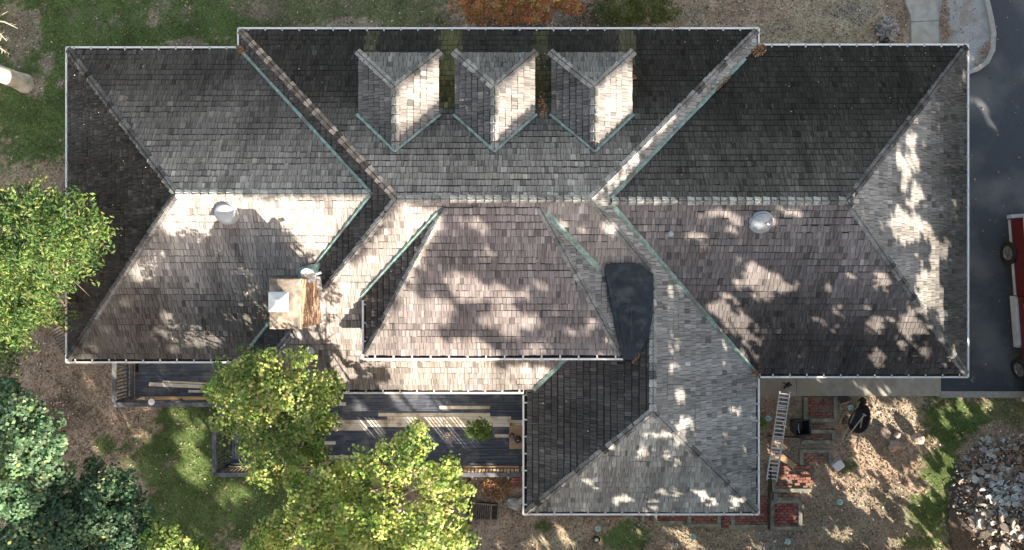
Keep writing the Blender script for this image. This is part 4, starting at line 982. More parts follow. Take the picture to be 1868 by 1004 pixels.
# ------------------------------------------------------------------ foliage builders for plants and trees in view
def rosettes(lobes, per, rz=(0.12, 0.26), nl=14, size=(0.07, 0.13), aspect=0.7, cols=None, jit=0.2, wts=None, droop=0.35, origin=(0, 0, 0), spray=False, flat=0.75, yell=None, ragged=False):
    "clumps of leaves around twig tips, spread through lobes (px, py, r in px, z)"
    Vs = []; Cs = []; o = np.array(origin)
    if ragged:                                 # break the lobes up: smaller cores and outlying sprays
        more = []
        for (px, py, rp, z) in lobes:
            more.append((px, py, rp * 0.84, z)); a0 = RNG.uniform(0, 6.28)
            for j in range(5):
                a = a0 + j * 1.257 + RNG.uniform(-.4, .4); d = rp * RNG.uniform(0.75, 1.22); more.append((px + d * math.cos(a), py + d * math.sin(a), rp * RNG.uniform(0.2, 0.36), z - RNG.uniform(0, 0.35)))
        lobes = more
    for (px, py, rp, z) in lobes:
        c = np.array(P(px, py, z)[:]); r = rp / S(z); n = max(3, int(per * r * r))
        d = RNG.normal(size=(n, 3)); d /= np.linalg.norm(d, axis=1)[:, None]; d[:, 2] = np.abs(d[:, 2]) * 1.0 - 0.35 * (RNG.random(n) < 0.3)
        rad = r * RNG.uniform(0.35, 1.08, n) ** 0.6
        cc = c + d * rad[:, None] * np.array([1, 1, flat])
        tw = leaf_cols(n, cols, jit * 0.8, wts)
        for i in range(n):
            k = int(nl * RNG.uniform(0.6, 1.3)); R = RNG.uniform(*rz); a = RNG.uniform(0, 2 * math.pi, k)
            if spray:
                out = d[i] * [1, 1, 0.2] + RNG.normal(0, 0.35, 3); out /= np.linalg.norm(out); f = RNG.uniform(-0.2, 1, k)
                sd = np.cross(out, [0, 0, 1]); sd /= np.linalg.norm(sd) + 1e-9; sg = np.where(RNG.random(k) < .5, 1, -1)
                pos = cc[i] + out * (f * R * 1.8)[:, None] + sd * (sg * (0.05 + 0.03 * RNG.random(k)))[:, None] + np.array([0, 0, -1]) * (f ** 2 * R * 0.4)[:, None]
                yaw = out * 0.7 + sd * sg[:, None] * 0.9; nr = np.array([0, 0, 1]) + RNG.normal(0, 0.35, (k, 3)); yw = np.cross(nr, yaw)
                V = leaf_quads(pos, nr, RNG.uniform(*size, k), aspect, yaw=yw * -1)
            else:
                rr = R * np.sqrt(RNG.uniform(0.03, 1, k)); pos = cc[i] + np.stack([np.cos(a) * rr, np.sin(a) * rr, -(rr ** 2) * droop / R + RNG.normal(0, R * 0.22, k)], 1)
                nr = np.array([0, 0, 1.0]) + (pos - cc[i]) / R * 0.7 + d[i] * 0.4 + RNG.normal(0, 0.35, (k, 3))
                V = leaf_quads(pos, nr, RNG.uniform(*size, k), aspect)
            Vs.append(V - o); c_ = tw[i] * (1 + RNG.normal(0, 0.13, (k, 1)))
            if yell is not None:
                m = RNG.random(k) < yell[1]; c_[m] = np.array(yell[0]) * RNG.uniform(.7, 1.2, (m.sum(), 1))
            Cs.append(np.clip(c_, 0.004, .8))
    return np.concatenate(Vs), np.concatenate(Cs)
def tree(name, label, cat, base, lobes, r0=0.16, group=None, bark=None, trunk_h=0.45, skirt=0, **kw):
    base = Vector(base); t = tag(empty(name, base), label, cat, group)
    V, C_ = rosettes(lobes, origin=tuple(base), ragged=True, **kw)
    if skirt:                                  # hidden lower storeys of the crown, added for shade, holes cut for sun patches
        low = []
        for px, py, r, z in lobes:
            q = P(px, py, z)
            for dz in (1.0, 2.0, 3.0)[:skirt]:
                low.append((px, py, r * 0.9, z - dz))
        kw2 = dict(kw); kw2['per'] = kw['per'] * 0.4; kw2['size'] = (0.13, 0.22)
        V2, C2 = rosettes(low, origin=tuple(base), **kw2); cen = V2.mean(axis=1) + np.array(base)
        lit, _i = sun_hits(cen, False); keep = ~lit; V = np.concatenate([V, V2[keep]]); C_ = np.concatenate([C_, C2[keep]])
        cen = V.mean(axis=1) + np.array(base); lit, _i = sun_hits(cen, False); keep = ~(lit & (RNG.random(len(V)) < 0.5)); V = V[keep]; C_ = C_[keep]
    obj('crown', quad_mesh('crown', V, M_FOLIAGE, C_), t)
    ends = [P(px, py, z) - base - Vector((0, 0, 0.15)) for px, py, r, z in lobes]
    limbs(t, (0, 0, 0), ends, r0, mat=bark, trunk_h=trunk_h); return t, len(V)
M_TWIG = noise_mat('pale_twig', (0.30, 0.26, 0.20), (0.45, 0.40, 0.32), 12)
OAK = [(0.15, 0.24, 0.05), (0.22, 0.30, 0.07), (0.36, 0.41, 0.13), (0.08, 0.15, 0.04)]
tree('ash_tree', 'bright green fine leaved tree reaching over the left gutter', 'tree', (-18.6, -1.2, 0),
     [(60, 385, 48, 6.6), (110, 400, 46, 6.4), (160, 415, 26, 6.2), (25, 430, 50, 6.2), (85, 440, 46, 6.6), (135, 460, 30, 5.8), (155, 480, 18, 5.6), (40, 490, 52, 5.8), (95, 500, 34, 5.2), (15, 550, 46, 5.2), (60, 545, 34, 4.8), (30, 600, 34, 4.6), (5, 640, 30, 4.2), (100, 575, 14, 4.2), (-30, 480, 60, 6.5), (-40, 580, 60, 5.5), (10, 380, 30, 6.3), (185, 412, 10, 6.0), (30, 560, 40, 5)],
     per=185, rz=(0.16, 0.3), nl=20, size=(0.09, 0.17), aspect=0.32, spray=True, cols=[(0.085, 0.17, 0.045), (0.13, 0.22, 0.06), (0.23, 0.32, 0.10), (0.045, 0.095, 0.035)], wts=[.35, .3, .2, .15], yell=((0.34, 0.34, 0.09), 0.05), r0=0.2)
tree('oak_tree', 'yellow green tree over the corner of the deck, nearest the chimney', 'tree', (-6.6, -7.35, 0),
     [(445, 682, 38, 7.0), (490, 672, 34, 7.2), (555, 678, 38, 7.2), (415, 715, 32, 6.8), (470, 730, 44, 7.4), (530, 725, 44, 7.4), (580, 725, 32, 6.8), (430, 765, 32, 6.4), (490, 785, 40, 6.8), (555, 775, 34, 6.8), (600, 718, 16, 6), (535, 828, 32, 6.2), (475, 850, 28, 5.6), (572, 825, 18, 5.2), (500, 872, 18, 5.0), (395, 712, 16, 6.2), (460, 810, 26, 5.6), (605, 700, 14, 6.2), (596, 772, 13, 5.6)],
     per=104, rz=(0.15, 0.25), nl=26, size=(0.075, 0.125), aspect=0.72, cols=OAK, wts=[.3, .3, .25, .15], yell=((0.45, 0.36, 0.16), 0.05), r0=0.15, bark=M_TWIG, trunk_h=0.5, skirt=1)
tree('oak_tree', 'largest yellow green tree at the lower edge, overlapping the deck rail', 'tree', (-4.0, -8.6, 0),
     [(505, 970, 36, 7.4), (560, 915, 40, 7.8), (610, 880, 34, 8.0), (665, 855, 34, 8.2), (700, 835, 24, 8.2), (745, 850, 32, 8.4), (760, 808, 17, 8.4), (758, 788, 10, 8.3), (795, 880, 34, 8.2), (700, 950, 40, 8.6), (640, 950, 46, 8.4), (575, 980, 46, 8.0), (780, 945, 40, 8.2), (832, 975, 30, 7.6), (740, 995, 46, 8.4), (838, 905, 22, 7.8), (650, 905, 24, 7.6), (820, 860, 16, 8), (800, 1010, 40, 8), (660, 1010, 46, 8.2), (540, 880, 16, 7.4), (480, 1000, 30, 7.0), (720, 885, 22, 7.0), (735, 820, 20, 8)],
     per=100, rz=(0.14, 0.24), nl=26, size=(0.075, 0.125), aspect=0.7, cols=[(0.18, 0.27, 0.055), (0.27, 0.36, 0.075), (0.44, 0.48, 0.15), (0.08, 0.15, 0.04)], wts=[.28, .32, .25, .15], yell=((0.45, 0.42, 0.14), 0.06), r0=0.17, bark=M_TWIG, trunk_h=0.5, skirt=3)
BG = [(0.09, 0.175, 0.09), (0.13, 0.23, 0.12), (0.20, 0.31, 0.17), (0.06, 0.12, 0.06)]
tree('maple_tree', 'blue green broad leaved tree at the lower left edge, the upper of two', 'tree', (-19.2, -7.4, 0),
     [(30, 755, 42, 5.6), (75, 785, 30, 5.4), (15, 800, 50, 5.8), (60, 830, 42, 5.4), (85, 855, 28, 5.0), (30, 870, 44, 5.2), (5, 730, 24, 5.2), (-30, 830, 60, 6), (10, 920, 44, 5.2), (60, 905, 34, 5.0)],
     per=95, rz=(0.18, 0.30), nl=34, size=(0.085, 0.145), aspect=0.8, cols=BG, wts=[.35, .3, .15, .2], yell=((0.36, 0.34, 0.08), 0.02), r0=0.2)
tree('maple_tree', 'dark blue green broad leaved tree at the lower left corner, the lower of two', 'tree', (-15.6, -10.6, 0),
     [(120, 905, 38, 4.6), (175, 895, 38, 4.6), (222, 905, 30, 4.4), (110, 960, 46, 5.0), (175, 950, 46, 5.0), (230, 950, 34, 4.6), (60, 975, 44, 5.0), (140, 1005, 46, 5.0), (215, 1000, 40, 4.8), (20, 1000, 44, 5), (255, 975, 20, 4.2)],
     per=95, rz=(0.18, 0.30), nl=34, size=(0.085, 0.145), aspect=0.8, cols=[(0.055, 0.115, 0.06), (0.08, 0.155, 0.08), (0.12, 0.20, 0.10), (0.04, 0.08, 0.04)], wts=[.35, .3, .15, .2], yell=((0.36, 0.36, 0.12), 0.025), r0=0.18)
tree('young_oak_tree', 'small light green treetop at the lower edge beside the blue green tree', 'tree', (-11.8, -11.2, 0),
     [(300, 985, 26, 5.0), (285, 1000, 26, 5.0), (325, 1003, 20, 4.8), (368, 1006, 14, 4.4)], per=110, rz=(0.14, 0.25), nl=18, size=(0.09, 0.15), aspect=0.7, cols=OAK, wts=[.3, .3, .2, .2], r0=0.1)
tree('maple_shrub', 'orange and rust coloured autumn maple behind the top gutter', 'tree', (-0.4, 9.9, 0),
     [(842, 4, 22, 2.4), (880, 14, 26, 2.5), (918, 24, 24, 2.4), (935, 8, 30, 2.7), (962, 22, 22, 2.4), (985, 8, 22, 2.4), (1012, 2, 14, 2.4), (1040, 4, 15, 2.6), (1052, 14, 8, 2.5), (990, 30, 8, 2.2), (865, 30, 12, 2.2), (900, -25, 50, 3), (980, -25, 50, 3)],
     per=210, rz=(0.1, 0.18), nl=18, size=(0.045, 0.085), aspect=0.75, cols=[(0.42, 0.17, 0.08), (0.48, 0.24, 0.10), (0.33, 0.18, 0.08), (0.30, 0.30, 0.09)], wts=[.35, .3, .2, .15], r0=0.05, trunk_h=0.25)
tree('yew_bush', 'dense olive green bush behind the top gutter, right of the orange maple', 'bush', (4.4, 9.6, 0),
     [(1105, 15, 24, 1.2), (1140, 14, 30, 1.4), (1180, 14, 30, 1.5), (1215, 14, 26, 1.3), (1160, 30, 26, 1.1), (1200, 32, 20, 1.0), (1150, -20, 40, 1.5), (1200, -20, 40, 1.5), (1120, 32, 14, 0.9), (1228, 30, 10, .9)],
     per=330, rz=(0.08, 0.15), nl=18, size=(0.035, 0.07), aspect=0.4, cols=[(0.08, 0.12, 0.022), (0.13, 0.17, 0.03), (0.045, 0.07, 0.016), (0.20, 0.22, 0.05)], wts=[.35, .3, .2, .15], r0=0.05, trunk_h=0.2)
tree('dark_shrub', 'small dark twiggy shrub between the orange maple and the olive bush', 'bush', (2.35, 9.4, 0),
     [(1045, 38, 14, 0.7), (1065, 34, 16, 0.8), (1080, 42, 12, 0.6), (1055, 20, 12, 0.8)], per=170, rz=(0.08, 0.15), nl=14, size=(0.03, 0.06), aspect=0.5, cols=[(0.06, 0.05, 0.03), (0.09, 0.07, 0.04), (0.12, 0.09, 0.07)], r0=0.02, trunk_h=0.2)
# sycamore at the upper left: pale standing trunk, crown beyond the frame, bare twigs hanging in
sy = tag(empty('sycamore_tree', P(44, 152, 0)), 'standing tree with thick pale trunk near the upper left corner', 'tree')
m_ = MB(); m_.tube([(0, 0, -0.2), (0, 0, 0.05), (-0.02, 0.02, 0.5), (-0.05, 0.0, 2), (-0.1, 0.1, 4.5), (-0.3, 0, 7.5), (-0.4, 0, 9.5)], [0.42, 0.34, 0.30, 0.28, 0.25, 0.19, 0.08], 16); m_.build('trunk', M_PALEBARK, sy, smooth=True)
def twig(parent, pts, r=0.018, mat=None, name='branch', nsub=5, off=None):
    m_ = MB(); pts = [Vector(p) for p in pts]; m_.tube(pts, [r * (1 - 0.75 * i / (len(pts) - 1)) for i in range(len(pts))], 6)
    for i in range(nsub):
        j = random.randint(0, len(pts) - 2); a_ = pts[j].lerp(pts[j + 1], random.random()); d = (pts[j + 1] - pts[j]).normalized(); sd = Vector((-d.y, d.x, 0.2)) * random.choice((-1, 1))
        m_.tube([a_, a_ + (d + sd * 0.8) * random.uniform(.15, .4)], [r * .45, r * .15], 5)
    return m_.build(name, mat or M_TWIG, parent, smooth=True)
o0 = sy.location
for (a_, b_, c_, z0, z1) in [((-60, 30), (-5, 32), (12, 22), 6.5, 4), ((-50, 30), (8, 40), (32, 52), 6.5, 3.5), ((-50, 60), (0, 62), (12, 75), 6, 3.5), ((-40, 70), (0, 88), (16, 98), 6, 3.2)]:
    twig(sy, [P(*a_, z0) - o0, P(*b_, (z0 + z1) / 2) - o0, P(*c_, z1) - o0], 0.035)
m2 = [(-0.35, 0, 8)]
V, C_ = rosettes([(-300, 40, 90, 9.5), (-200, -40, 90, 9.5), (-330, -90, 100, 10)], per=40, rz=(0.2, 0.34), nl=18, size=(0.14, 0.22), aspect=0.8, cols=OAK, origin=tuple(o0))
obj('crown', quad_mesh('crown', V, M_FOLIAGE, C_), sy)
for i in range(7):
    a_ = Vector((-0.3, 0, 6 + i * 0.4)); twig(sy, [a_, a_ + Vector((-1.2 + 0.3 * (i % 3), 1.6 * math.sin(i * 2), 0.8)), a_ + Vector((-2.4, 2.6 * math.sin(i * 2), 1.2))], 0.09)

# pot plants and weeds
def plant(name, label, cat, base, lobes, **kw):
    base = Vector(base); t = tag(empty(name, base), label, cat)
    V, C_ = rosettes(lobes, origin=tuple(base), **kw); obj('leaves', quad_mesh('leaves', V, M_FOLIAGE, C_), t)
    m_ = MB()
    for px, py, r, z in lobes: m_.tube([(0, 0, 0), (P(px, py, z) - base) * 0.6 + Vector((0, 0, .05)), P(px, py, z) - base], [0.015, 0.01, 0.004], 5)
    m_.build('stem', M_TWIG, t); return t
q = P(874, 787, 1.3)
pt = plant('potted_shrub', 'round bright green leafy potted shrub standing on the deck', 'potted plant', (q.x, q.y, ZD), [(862, 780, 12, 1.7), (885, 778, 13, 1.7), (875, 792, 16, 1.75), (860, 793, 9, 1.5), (892, 792, 9, 1.5), (873, 775, 10, 1.7)],
      per=260, rz=(0.07, 0.13), nl=16, size=(0.06, 0.10), aspect=0.6, cols=[(0.12, 0.21, 0.035), (0.20, 0.28, 0.05), (0.08, 0.15, 0.03)])
MB().lathe((0, 0, 0), [(0.12, 0), (0.16, 0.26), (0.17, 0.28), (0.14, 0.28), (0.13, 0.22)], 18).build('planter', M_BLACK, pt, smooth=True)
q = P(822, 796, 0.95); sp = tag(empty('dried_plant', (q.x, q.y, ZD)), 'dead spiky grass plant on the deck, left of the green potted shrub', 'potted plant')
MB().lathe((0, 0, 0), [(0.06, 0), (0.08, 0.12), (0.07, 0.12)], 12).build('pot', M_BLACK, sp, smooth=True)
m_ = MB()
for i in range(46):
    a = i * 2.4; r = random.uniform(.12, .26); m_.bar((0, 0, 0.1), (math.cos(a) * r, math.sin(a) * r, 0.1 + random.uniform(0.05, .22)), 0.006)
m_.build('blades', M_DARKWOOD if False else M_TWIG, sp)
plant('weed', 'low yellow green weed against the wall below a path light', 'plant', P(1393, 776, 0), [(1391, 770, 6, .2), (1395, 778, 6, .2), (1390, 782, 4, .15)], per=700, rz=(0.06, 0.1), nl=10, size=(0.05, 0.10), aspect=0.45, cols=[(0.16, 0.26, 0.05), (0.28, 0.33, 0.08)])
# ------------------------------------------------------------------ brick steps in timber frames, bricks laid one by one
M_PAVER = attr_mat('red_paver', scale=30, amp=0.3, objcol=True, rough=0.95)
M_TIMBER = noise_mat('weathered_timber', (0.13, 0.14, 0.12), (0.26, 0.27, 0.23), 7, c3=(0.32, 0.30, 0.22), s3=3, bump=0.4)
BR = MB().box((0, 0, 0), (0.187, 0.092, 0.05), taper=0.96).mesh('brick', M_PAVER)
def bricks(parent, x0_, y0_, x1_, y1_, z, dens=1.0, rgb=(0.25, 0.095, 0.08)):
    r_ = 0; y = y0_ + 0.055; 
    while y < y1_ - 0.03:
        x = x0_ + (0.1 if r_ % 2 else 0.0) + 0.0
        while x + 0.19 < x1_ + 0.06:
            if random.random() < dens:
                o = obj('brick', BR, parent, (x + 0.097, y, z - 0.025 + random.uniform(-0.006, 0.004)), random.gauss(0, 0.02)); k = 1 + random.gauss(0, 0.16)
                du = random.random() ** 2 * 0.55; o.color = tuple((v_ * k * (1 - du) + du * w_) for v_, w_ in zip((rgb[0] * .92, rgb[1], rgb[2]), (.24, .19, .15))) + (1,)
            x += 0.2
        y += 0.103; r_ += 1
def step(label, px0, py0, px1, py1, sides='LRTB', z=0.06, dens=1.0, rgb=(0.25, 0.095, 0.08), tw=0.13):
    a_ = P(px0, py1, z); b_ = P(px1, py0, z); c_ = (a_ + b_) / 2; t = tag(empty('brick_step', (c_.x, c_.y, 0)), label, 'brick step')
    hx, hy = (b_.x - a_.x) / 2, (b_.y - a_.y) / 2
    bricks(t, -hx + (tw if 'L' in sides else 0), -hy + (tw if 'B' in sides else 0), hx - (tw if 'R' in sides else 0), hy - (tw if 'T' in sides else 0), z, dens, rgb)
    MB().box((0, 0, z / 2 - 0.07), (2 * hx - 0.02, 2 * hy - 0.02, z + 0.02)).build('bedding', M_GRAVEL if False else M_BED, t)
    for s in sides:
        if s in 'LR': MB().box(((-1 if s == 'L' else 1) * (hx - tw / 2), 0, z / 2), (tw, 2 * hy, z + 0.06)).build('timber', M_TIMBER, t)
        else: MB().box((0, (-1 if s == 'B' else 1) * (hy - tw / 2), z / 2 - 0.004), (2 * hx - 2 * tw * ('L' in sides), tw, z + 0.055)).build('timber', M_TIMBER, t)
    return t
M_BED = noise_mat('sandy_bedding', (0.13, 0.10, 0.075), (0.24, 0.19, 0.14), 20, bump=0.4)
step('brick step framed in timber just below the concrete walk', 1466, 724, 1527, 770, 'LRB', 0.10, 0.75)
step('narrow brick strip between the two upper timber frames', 1474, 771, 1508, 780, '', 0.05, 0.8, (0.25, 0.12, 0.09))
step('small brick step with a timber frame, second below the walk', 1462, 784, 1524, 810, 'RTB', 0.08, 0.6, (0.26, 0.13, 0.10))
step('small brick step with a timber frame, left of the white bin', 1459, 820, 1518, 848, 'LRT', 0.08, 0.75, (0.27, 0.13, 0.105))
step('brick landing at the foot of the ladder', 1408, 846, 1486, 898, 'LB', 0.07, 0.7, (0.28, 0.12, 0.095))
step('narrow brick step below the landing at the ladder foot', 1411, 900, 1463, 914, 'LB', 0.06, 0.8, (0.28, 0.12, 0.09))
step('square red brick panel in a timber frame at the bottom of the stairs', 1405, 912, 1463, 967, 'LRTB', 0.08, 1.0, (0.24, 0.075, 0.068))
step('brick path corner between house corner and timber wall', 1330, 905, 1402, 964, 'B', 0.06, 0.95)
step('brick path step below the house, third from the corner', 1254, 925, 1315, 962, 'LRB', 0.05, 0.9)
step('narrow brick path step below the house, second from the corner', 1316, 925, 1340, 964, 'R', 0.05, 0.9)
step('long brick path step below the middle of the house wing', 1192, 920, 1252, 957, 'LB', 0.05, 1.0)
step('small brick path step below the house wing, beside the long one', 1171, 920, 1190, 952, 'LB', 0.05, 1.0)
step('smallest brick path step with pale timber below the house wing', 1150, 920, 1170, 950, 'LB', 0.05, 1.0)
step('brick path step at the left end of the row below the house wing', 1090, 915, 1136, 945, 'L', 0.05, 0.8)
step('stone edged path step farthest left below the house wing', 1050, 915, 1088, 944, 'LR', 0.05, 0.3, (0.3, 0.28, 0.24))
step('red brick paving beside the corner of the house, below the deck rail', 922, 868, 956, 892, 'L', 0.05, 1.0, (0.26, 0.09, 0.075))
tw_ = MB(); tw_.bar(tuple(P(1405, 845, 0.12)), tuple(P(1402, 966, 0.12)), 0.05, 0.2); tag(tw_.build('timber_edging', M_DARKWOOD), 'dark timber wall edge running beside the brick landing', 'edging')
te = MB(); te.bar(tuple(P(857, 876, 0.15)), tuple(P(856, 968, 0.15)), 0.09, 0.4); tag(te.build('timber_edging', M_DARKWOOD), 'dark timber edge running down from the deck rail', 'edging')
# loose debris beside the brick path
M_ROCK = noise_mat('pinkish_rock', (0.26, 0.20, 0.17), (0.44, 0.35, 0.30), 8, bump=0.8, c3=(0.5, 0.46, 0.42), s3=5)
M_GROCK = noise_mat('grey_rock', (0.20, 0.20, 0.20), (0.42, 0.41, 0.40), 9, bump=0.8)
M_CHUNK = attr_mat('broken_concrete', scale=16, amp=0.3, objcol=True, bump=0.5)
def rock_mesh(name, mat, seed, sx=1.0, sy=0.8, sz=0.5, sub=2, rough=0.28):
    import bmesh
    bm = bmesh.new(); bmesh.ops.create_icosphere(bm, subdivisions=sub, radius=0.5)
    for v in bm.verts:
        n = mnoise.noise(v.co * 1.8 + Vector((seed * 3.1, seed, 0))) + 0.4 * mnoise.noise(v.co * 5 + Vector((seed, 0, seed)))
        v.co *= 1 + n * rough * 1.6; v.co.x *= sx; v.co.y *= sy; v.co.z *= sz
    me = bpy.data.meshes.new(name); bm.to_mesh(me); bm.free(); me.materials.append(mat); return me
def rock(px, py, d, label, mat=None, seed=1, z=0.1, name='rock', cat='rock', h=0.5):
    o = obj(name, rock_mesh(name, mat or M_ROCK, seed, sz=h), None, P(px, py, z), seed * 1.3); o.scale = (d, d, d); return tag(o, label, cat)
rock(1675, 801, 0.55, 'big pale tilted boulder at the edge of the grass strip', seed=2, z=0.22, h=0.8)
rock(1631, 813, 0.5, 'flat pinkish rock, lower of three near the boulder', seed=3); rock(1615, 789, 0.45, 'flat pinkish rock, leftmost of three near the boulder', seed=4); rock(1636, 794, 0.28, 'small pinkish rock between two flat ones', seed=5)
rock(1600, 752, 0.16, 'small white stone right of the wheelbarrow', M_CHUNK, 6).color = (.6, .6, .58, 1)
rock(938, 920, 0.55, 'flat pale slab of rock by the house corner below the deck', M_GROCK, 9, h=0.2); rock(952, 912, 0.3, 'small pale rock tucked against the house corner', M_GROCK, 10, h=.3)
rock(1232, 995, 0.25, 'small grey stone on the ground below the brick path', M_GROCK, 12)

# round pile of river stones
sp_ = tag(empty('stone_pile', P(1617, 55, 0)), 'round pile of grey river stones by the entrance walk', 'stone pile')
sm_ = [rock_mesh('stone', M_CHUNK, s, 1, 0.8, 0.6, 1, 0.18) for s in (21, 22, 23, 24)]
for i in range(52):
    a = i * 2.4; r = math.sqrt(i / 52) * 0.40; o = obj('stone', sm_[i % 4], sp_, (r * math.cos(a) * 1.0, r * math.sin(a) * 1.12, 0.07 + 0.17 * (1 - r / .42)), a)
    d = random.uniform(0.14, 0.25); o.scale = (d, d, d); k = random.uniform(.12, .32); o.color = (k, k * .93, k * .9, 1)
jar = tag(empty('lidded_bucket', P(1622, 73, 0)), 'small grey bucket with pale round lid beside the stone pile', 'bucket')
MB().lathe((0, 0, 0), [(0.1, 0), (0.115, 0.25)], 18).build('body', M_GALV, jar, smooth=True); MB().lathe((0, 0, 0.25), [(0.12, 0), (0.12, 0.025), (0.01, 0.03)], 18).build('lid', M_CROWN, jar, smooth=True)
jar2 = tag(empty('pot', P(1613, 76, 0)), 'dark pot beside the pale lidded bucket', 'pot'); MB().lathe((0, 0, 0), [(0.09, 0), (0.1, 0.2), (0.08, 0.2), (0.07, 0.12)], 16).build('body', M_GLZ if 'M_GLZ' in globals() else M_DARKWOOD, jar2, smooth=True)

# heap of rubble in the lower right corner
rb = tag(empty('rubble_heap', P(1830, 910, 0)), 'large heap of broken concrete, plaster and brick in the lower right corner', 'rubble heap')
def heap_z(x, y): 
    d = math.hypot((x - 18.4) / 2.6, (y + 9.0) / 3.0); return 0.75 * max(0, 1 - d) ** 0.8
ck = []
for s in range(8):
    m_ = MB(); n = random.randint(4, 6); rr = [random.uniform(0.6, 1.0) for _ in range(n)]; pl_ = [(0.5 * rr[i] * math.cos(6.283 * i / n), 0.42 * rr[i] * math.sin(6.283 * i / n)) for i in range(n)]
    m_.prism(pl_, -0.11, 0.11); ck.append(m_.mesh('chunk', M_CHUNK))
bkm = MB().box((0, 0, 0), (1, 0.48, 0.32)).mesh('brick', M_CHUNK)
cnt = 0; ob = rb.location
while cnt < 290:
    px = random.gauss(1835, 48); py = random.gauss(895, 58)
    e = ((px - 1850) / 98) ** 2 + ((py - 905) / 112) ** 2
    if e > 1 or px > 1905 or py > 1030 or py < 800: continue
    if py > 960 and px < 1790: continue
    q = P(px, py, 0.3); z = heap_z(q.x, q.y) + random.uniform(0.0, 0.12); up = (py < 870)
    isb = random.random() < (0.30 if up else 0.12)
    d = random.uniform(0.14, 0.26) if isb else random.choice((random.uniform(0.14, 0.26), random.uniform(0.22, 0.5)))
    if py > 950: d *= 1.35
    o = obj('brick' if isb else 'chunk', bkm if isb else random.choice(ck), rb, Vector((q.x, q.y, z)) - ob)
    o.rotation_euler = (random.gauss(0, .28), random.gauss(0, .28), random.uniform(0, 6.28)); o.scale = (d, d * random.uniform(.6, 1), d * (1 if isb else random.uniform(.25, .7)))
    k = random.random()
    if isb: o.color = (random.uniform(.2, .34), random.uniform(.11, .18), random.uniform(.09, .15), 1)
    elif abs(px - 1825) < 30 and abs(py - 905) < 32 and k < .8 or k < .1: o.color = (.50, .56, .60, 1)
    elif k < .55: v_ = random.uniform(.30, .55); o.color = (v_, v_ * .98, v_ * .94, 1)
    else: v_ = random.uniform(.16, .34); o.color = (v_, v_ * .86, v_ * .74, 1)
    cnt += 1
for (px, py, d, s) in [(1790, 955, 1.15, 31), (1825, 985, 1.1, 32), (1860, 960, 0.8, 33), (1800, 975, .6, 34)]:
    o = obj('boulder', rock_mesh('boulder', M_CHUNK, s, 1, .75, .4), rb, P(px, py, .2) - ob, s); o.scale = (d, d, d); o.color = (.24, .225, .20, 1)
m_ = MB()
for i in range(3500):
    px = random.gauss(1830, 55); py = random.gauss(895, 62)
    if ((px - 1848) / 108) ** 2 + ((py - 905) / 118) ** 2 > 1 or px > 1905 or py > 1030: continue
    q = P(px, py, 0.2); k = random.uniform(.12, .6); c_ = (k, k * .95, k * .9) if random.random() < .6 else (k * .8, k * .52, k * .42)
    d = random.uniform(.03, .09); m_.box(tuple(Vector((q.x, q.y, heap_z(q.x, q.y) + random.uniform(-.04, .05))) - ob), (d, d * .7, d * .5), rz=random.uniform(0, 3), col=c_, tilt=(random.gauss(0, .4), random.gauss(0, .4)))
o = m_.build('crumbs', M_CHUNK, rb, colour=True); o['kind'] = 'stuff'; o.color = (0, 0, 0, 1)
m_ = MB()
for r_ in range(8):
    for k in range(16):
        f0, f1 = r_ / 8, (r_ + 1) / 8; a0, a1 = k * math.pi / 8, (k + 1) * math.pi / 8; vs = []
        for f, a in ((f0, a0), (f1, a0), (f1, a1), (f0, a1)):
            x = 18.4 + 2.5 * f * math.cos(a); y = -9.0 + 2.9 * f * math.sin(a); vs.append(Vector((x, y, heap_z(x, y) - 0.03)) - ob)
        m_.add(vs, [(0, 1, 2, 3)])
m_.build('soil', noise_mat('rubble_soil', (0.07, 0.055, 0.042), (0.16, 0.12, 0.09), 14, bump=.6), rb)

# ------------------------------------------------------------------ aluminium ladder leaning against the edge of the walk
M_ALU = noise_mat('aluminium', (0.62, 0.64, 0.66), (0.74, 0.76, 0.78), 8, rough=0.4, metal=0.5)
la = tag(empty('ladder', P(1422, 795, 0.2)), 'long aluminium extension ladder lying beside the house corner', 'ladder'); o_ = la.location
tl, tr_, bl_, br_ = P(1422, 714, .55), P(1440.5, 715, .55), P(1398.5, 876, .16), P(1416, 879, .16)
for a_, b_ in ((tl, bl_), (tr_, br_)): MB().bar(a_ - o_, b_ - o_, 0.036, 0.08).build('side_rail', M_ALU, la)
rm = None; nr = 23; vec = (tr_ - tl).lerp(br_ - bl_, .5)
rm = MB().bar(tuple(-vec / 2), tuple(vec / 2), 0.04, 0.035).mesh('rung', M_ALU)
for i in range(nr):
    f = (i + 0.6) / (nr + .2); c_ = tl.lerp(bl_, f).lerp(tr_.lerp(br_, f), .5); obj('rung', rm, la, c_ - o_)
for i in range(8):
    f = 0.08 + i * 0.115; c_ = tl.lerp(bl_, f).lerp(tr_.lerp(br_, f), .5) - Vector((0, 0, 0.07)); obj('rung', rm, la, c_ - o_ + Vector((0, .05, 0)))
plank('plank', (1418, 828), (1450, 852), 0.22, 0.10, M_TAN, 'weathered tan board lying under the foot of the ladder')
plank('metal_pipe', (1401, 795), (1470, 799), 0.045, 0.06, M_DARKWOOD, 'thin dark pipe crossing under the ladder to the black bin', 'pipe')

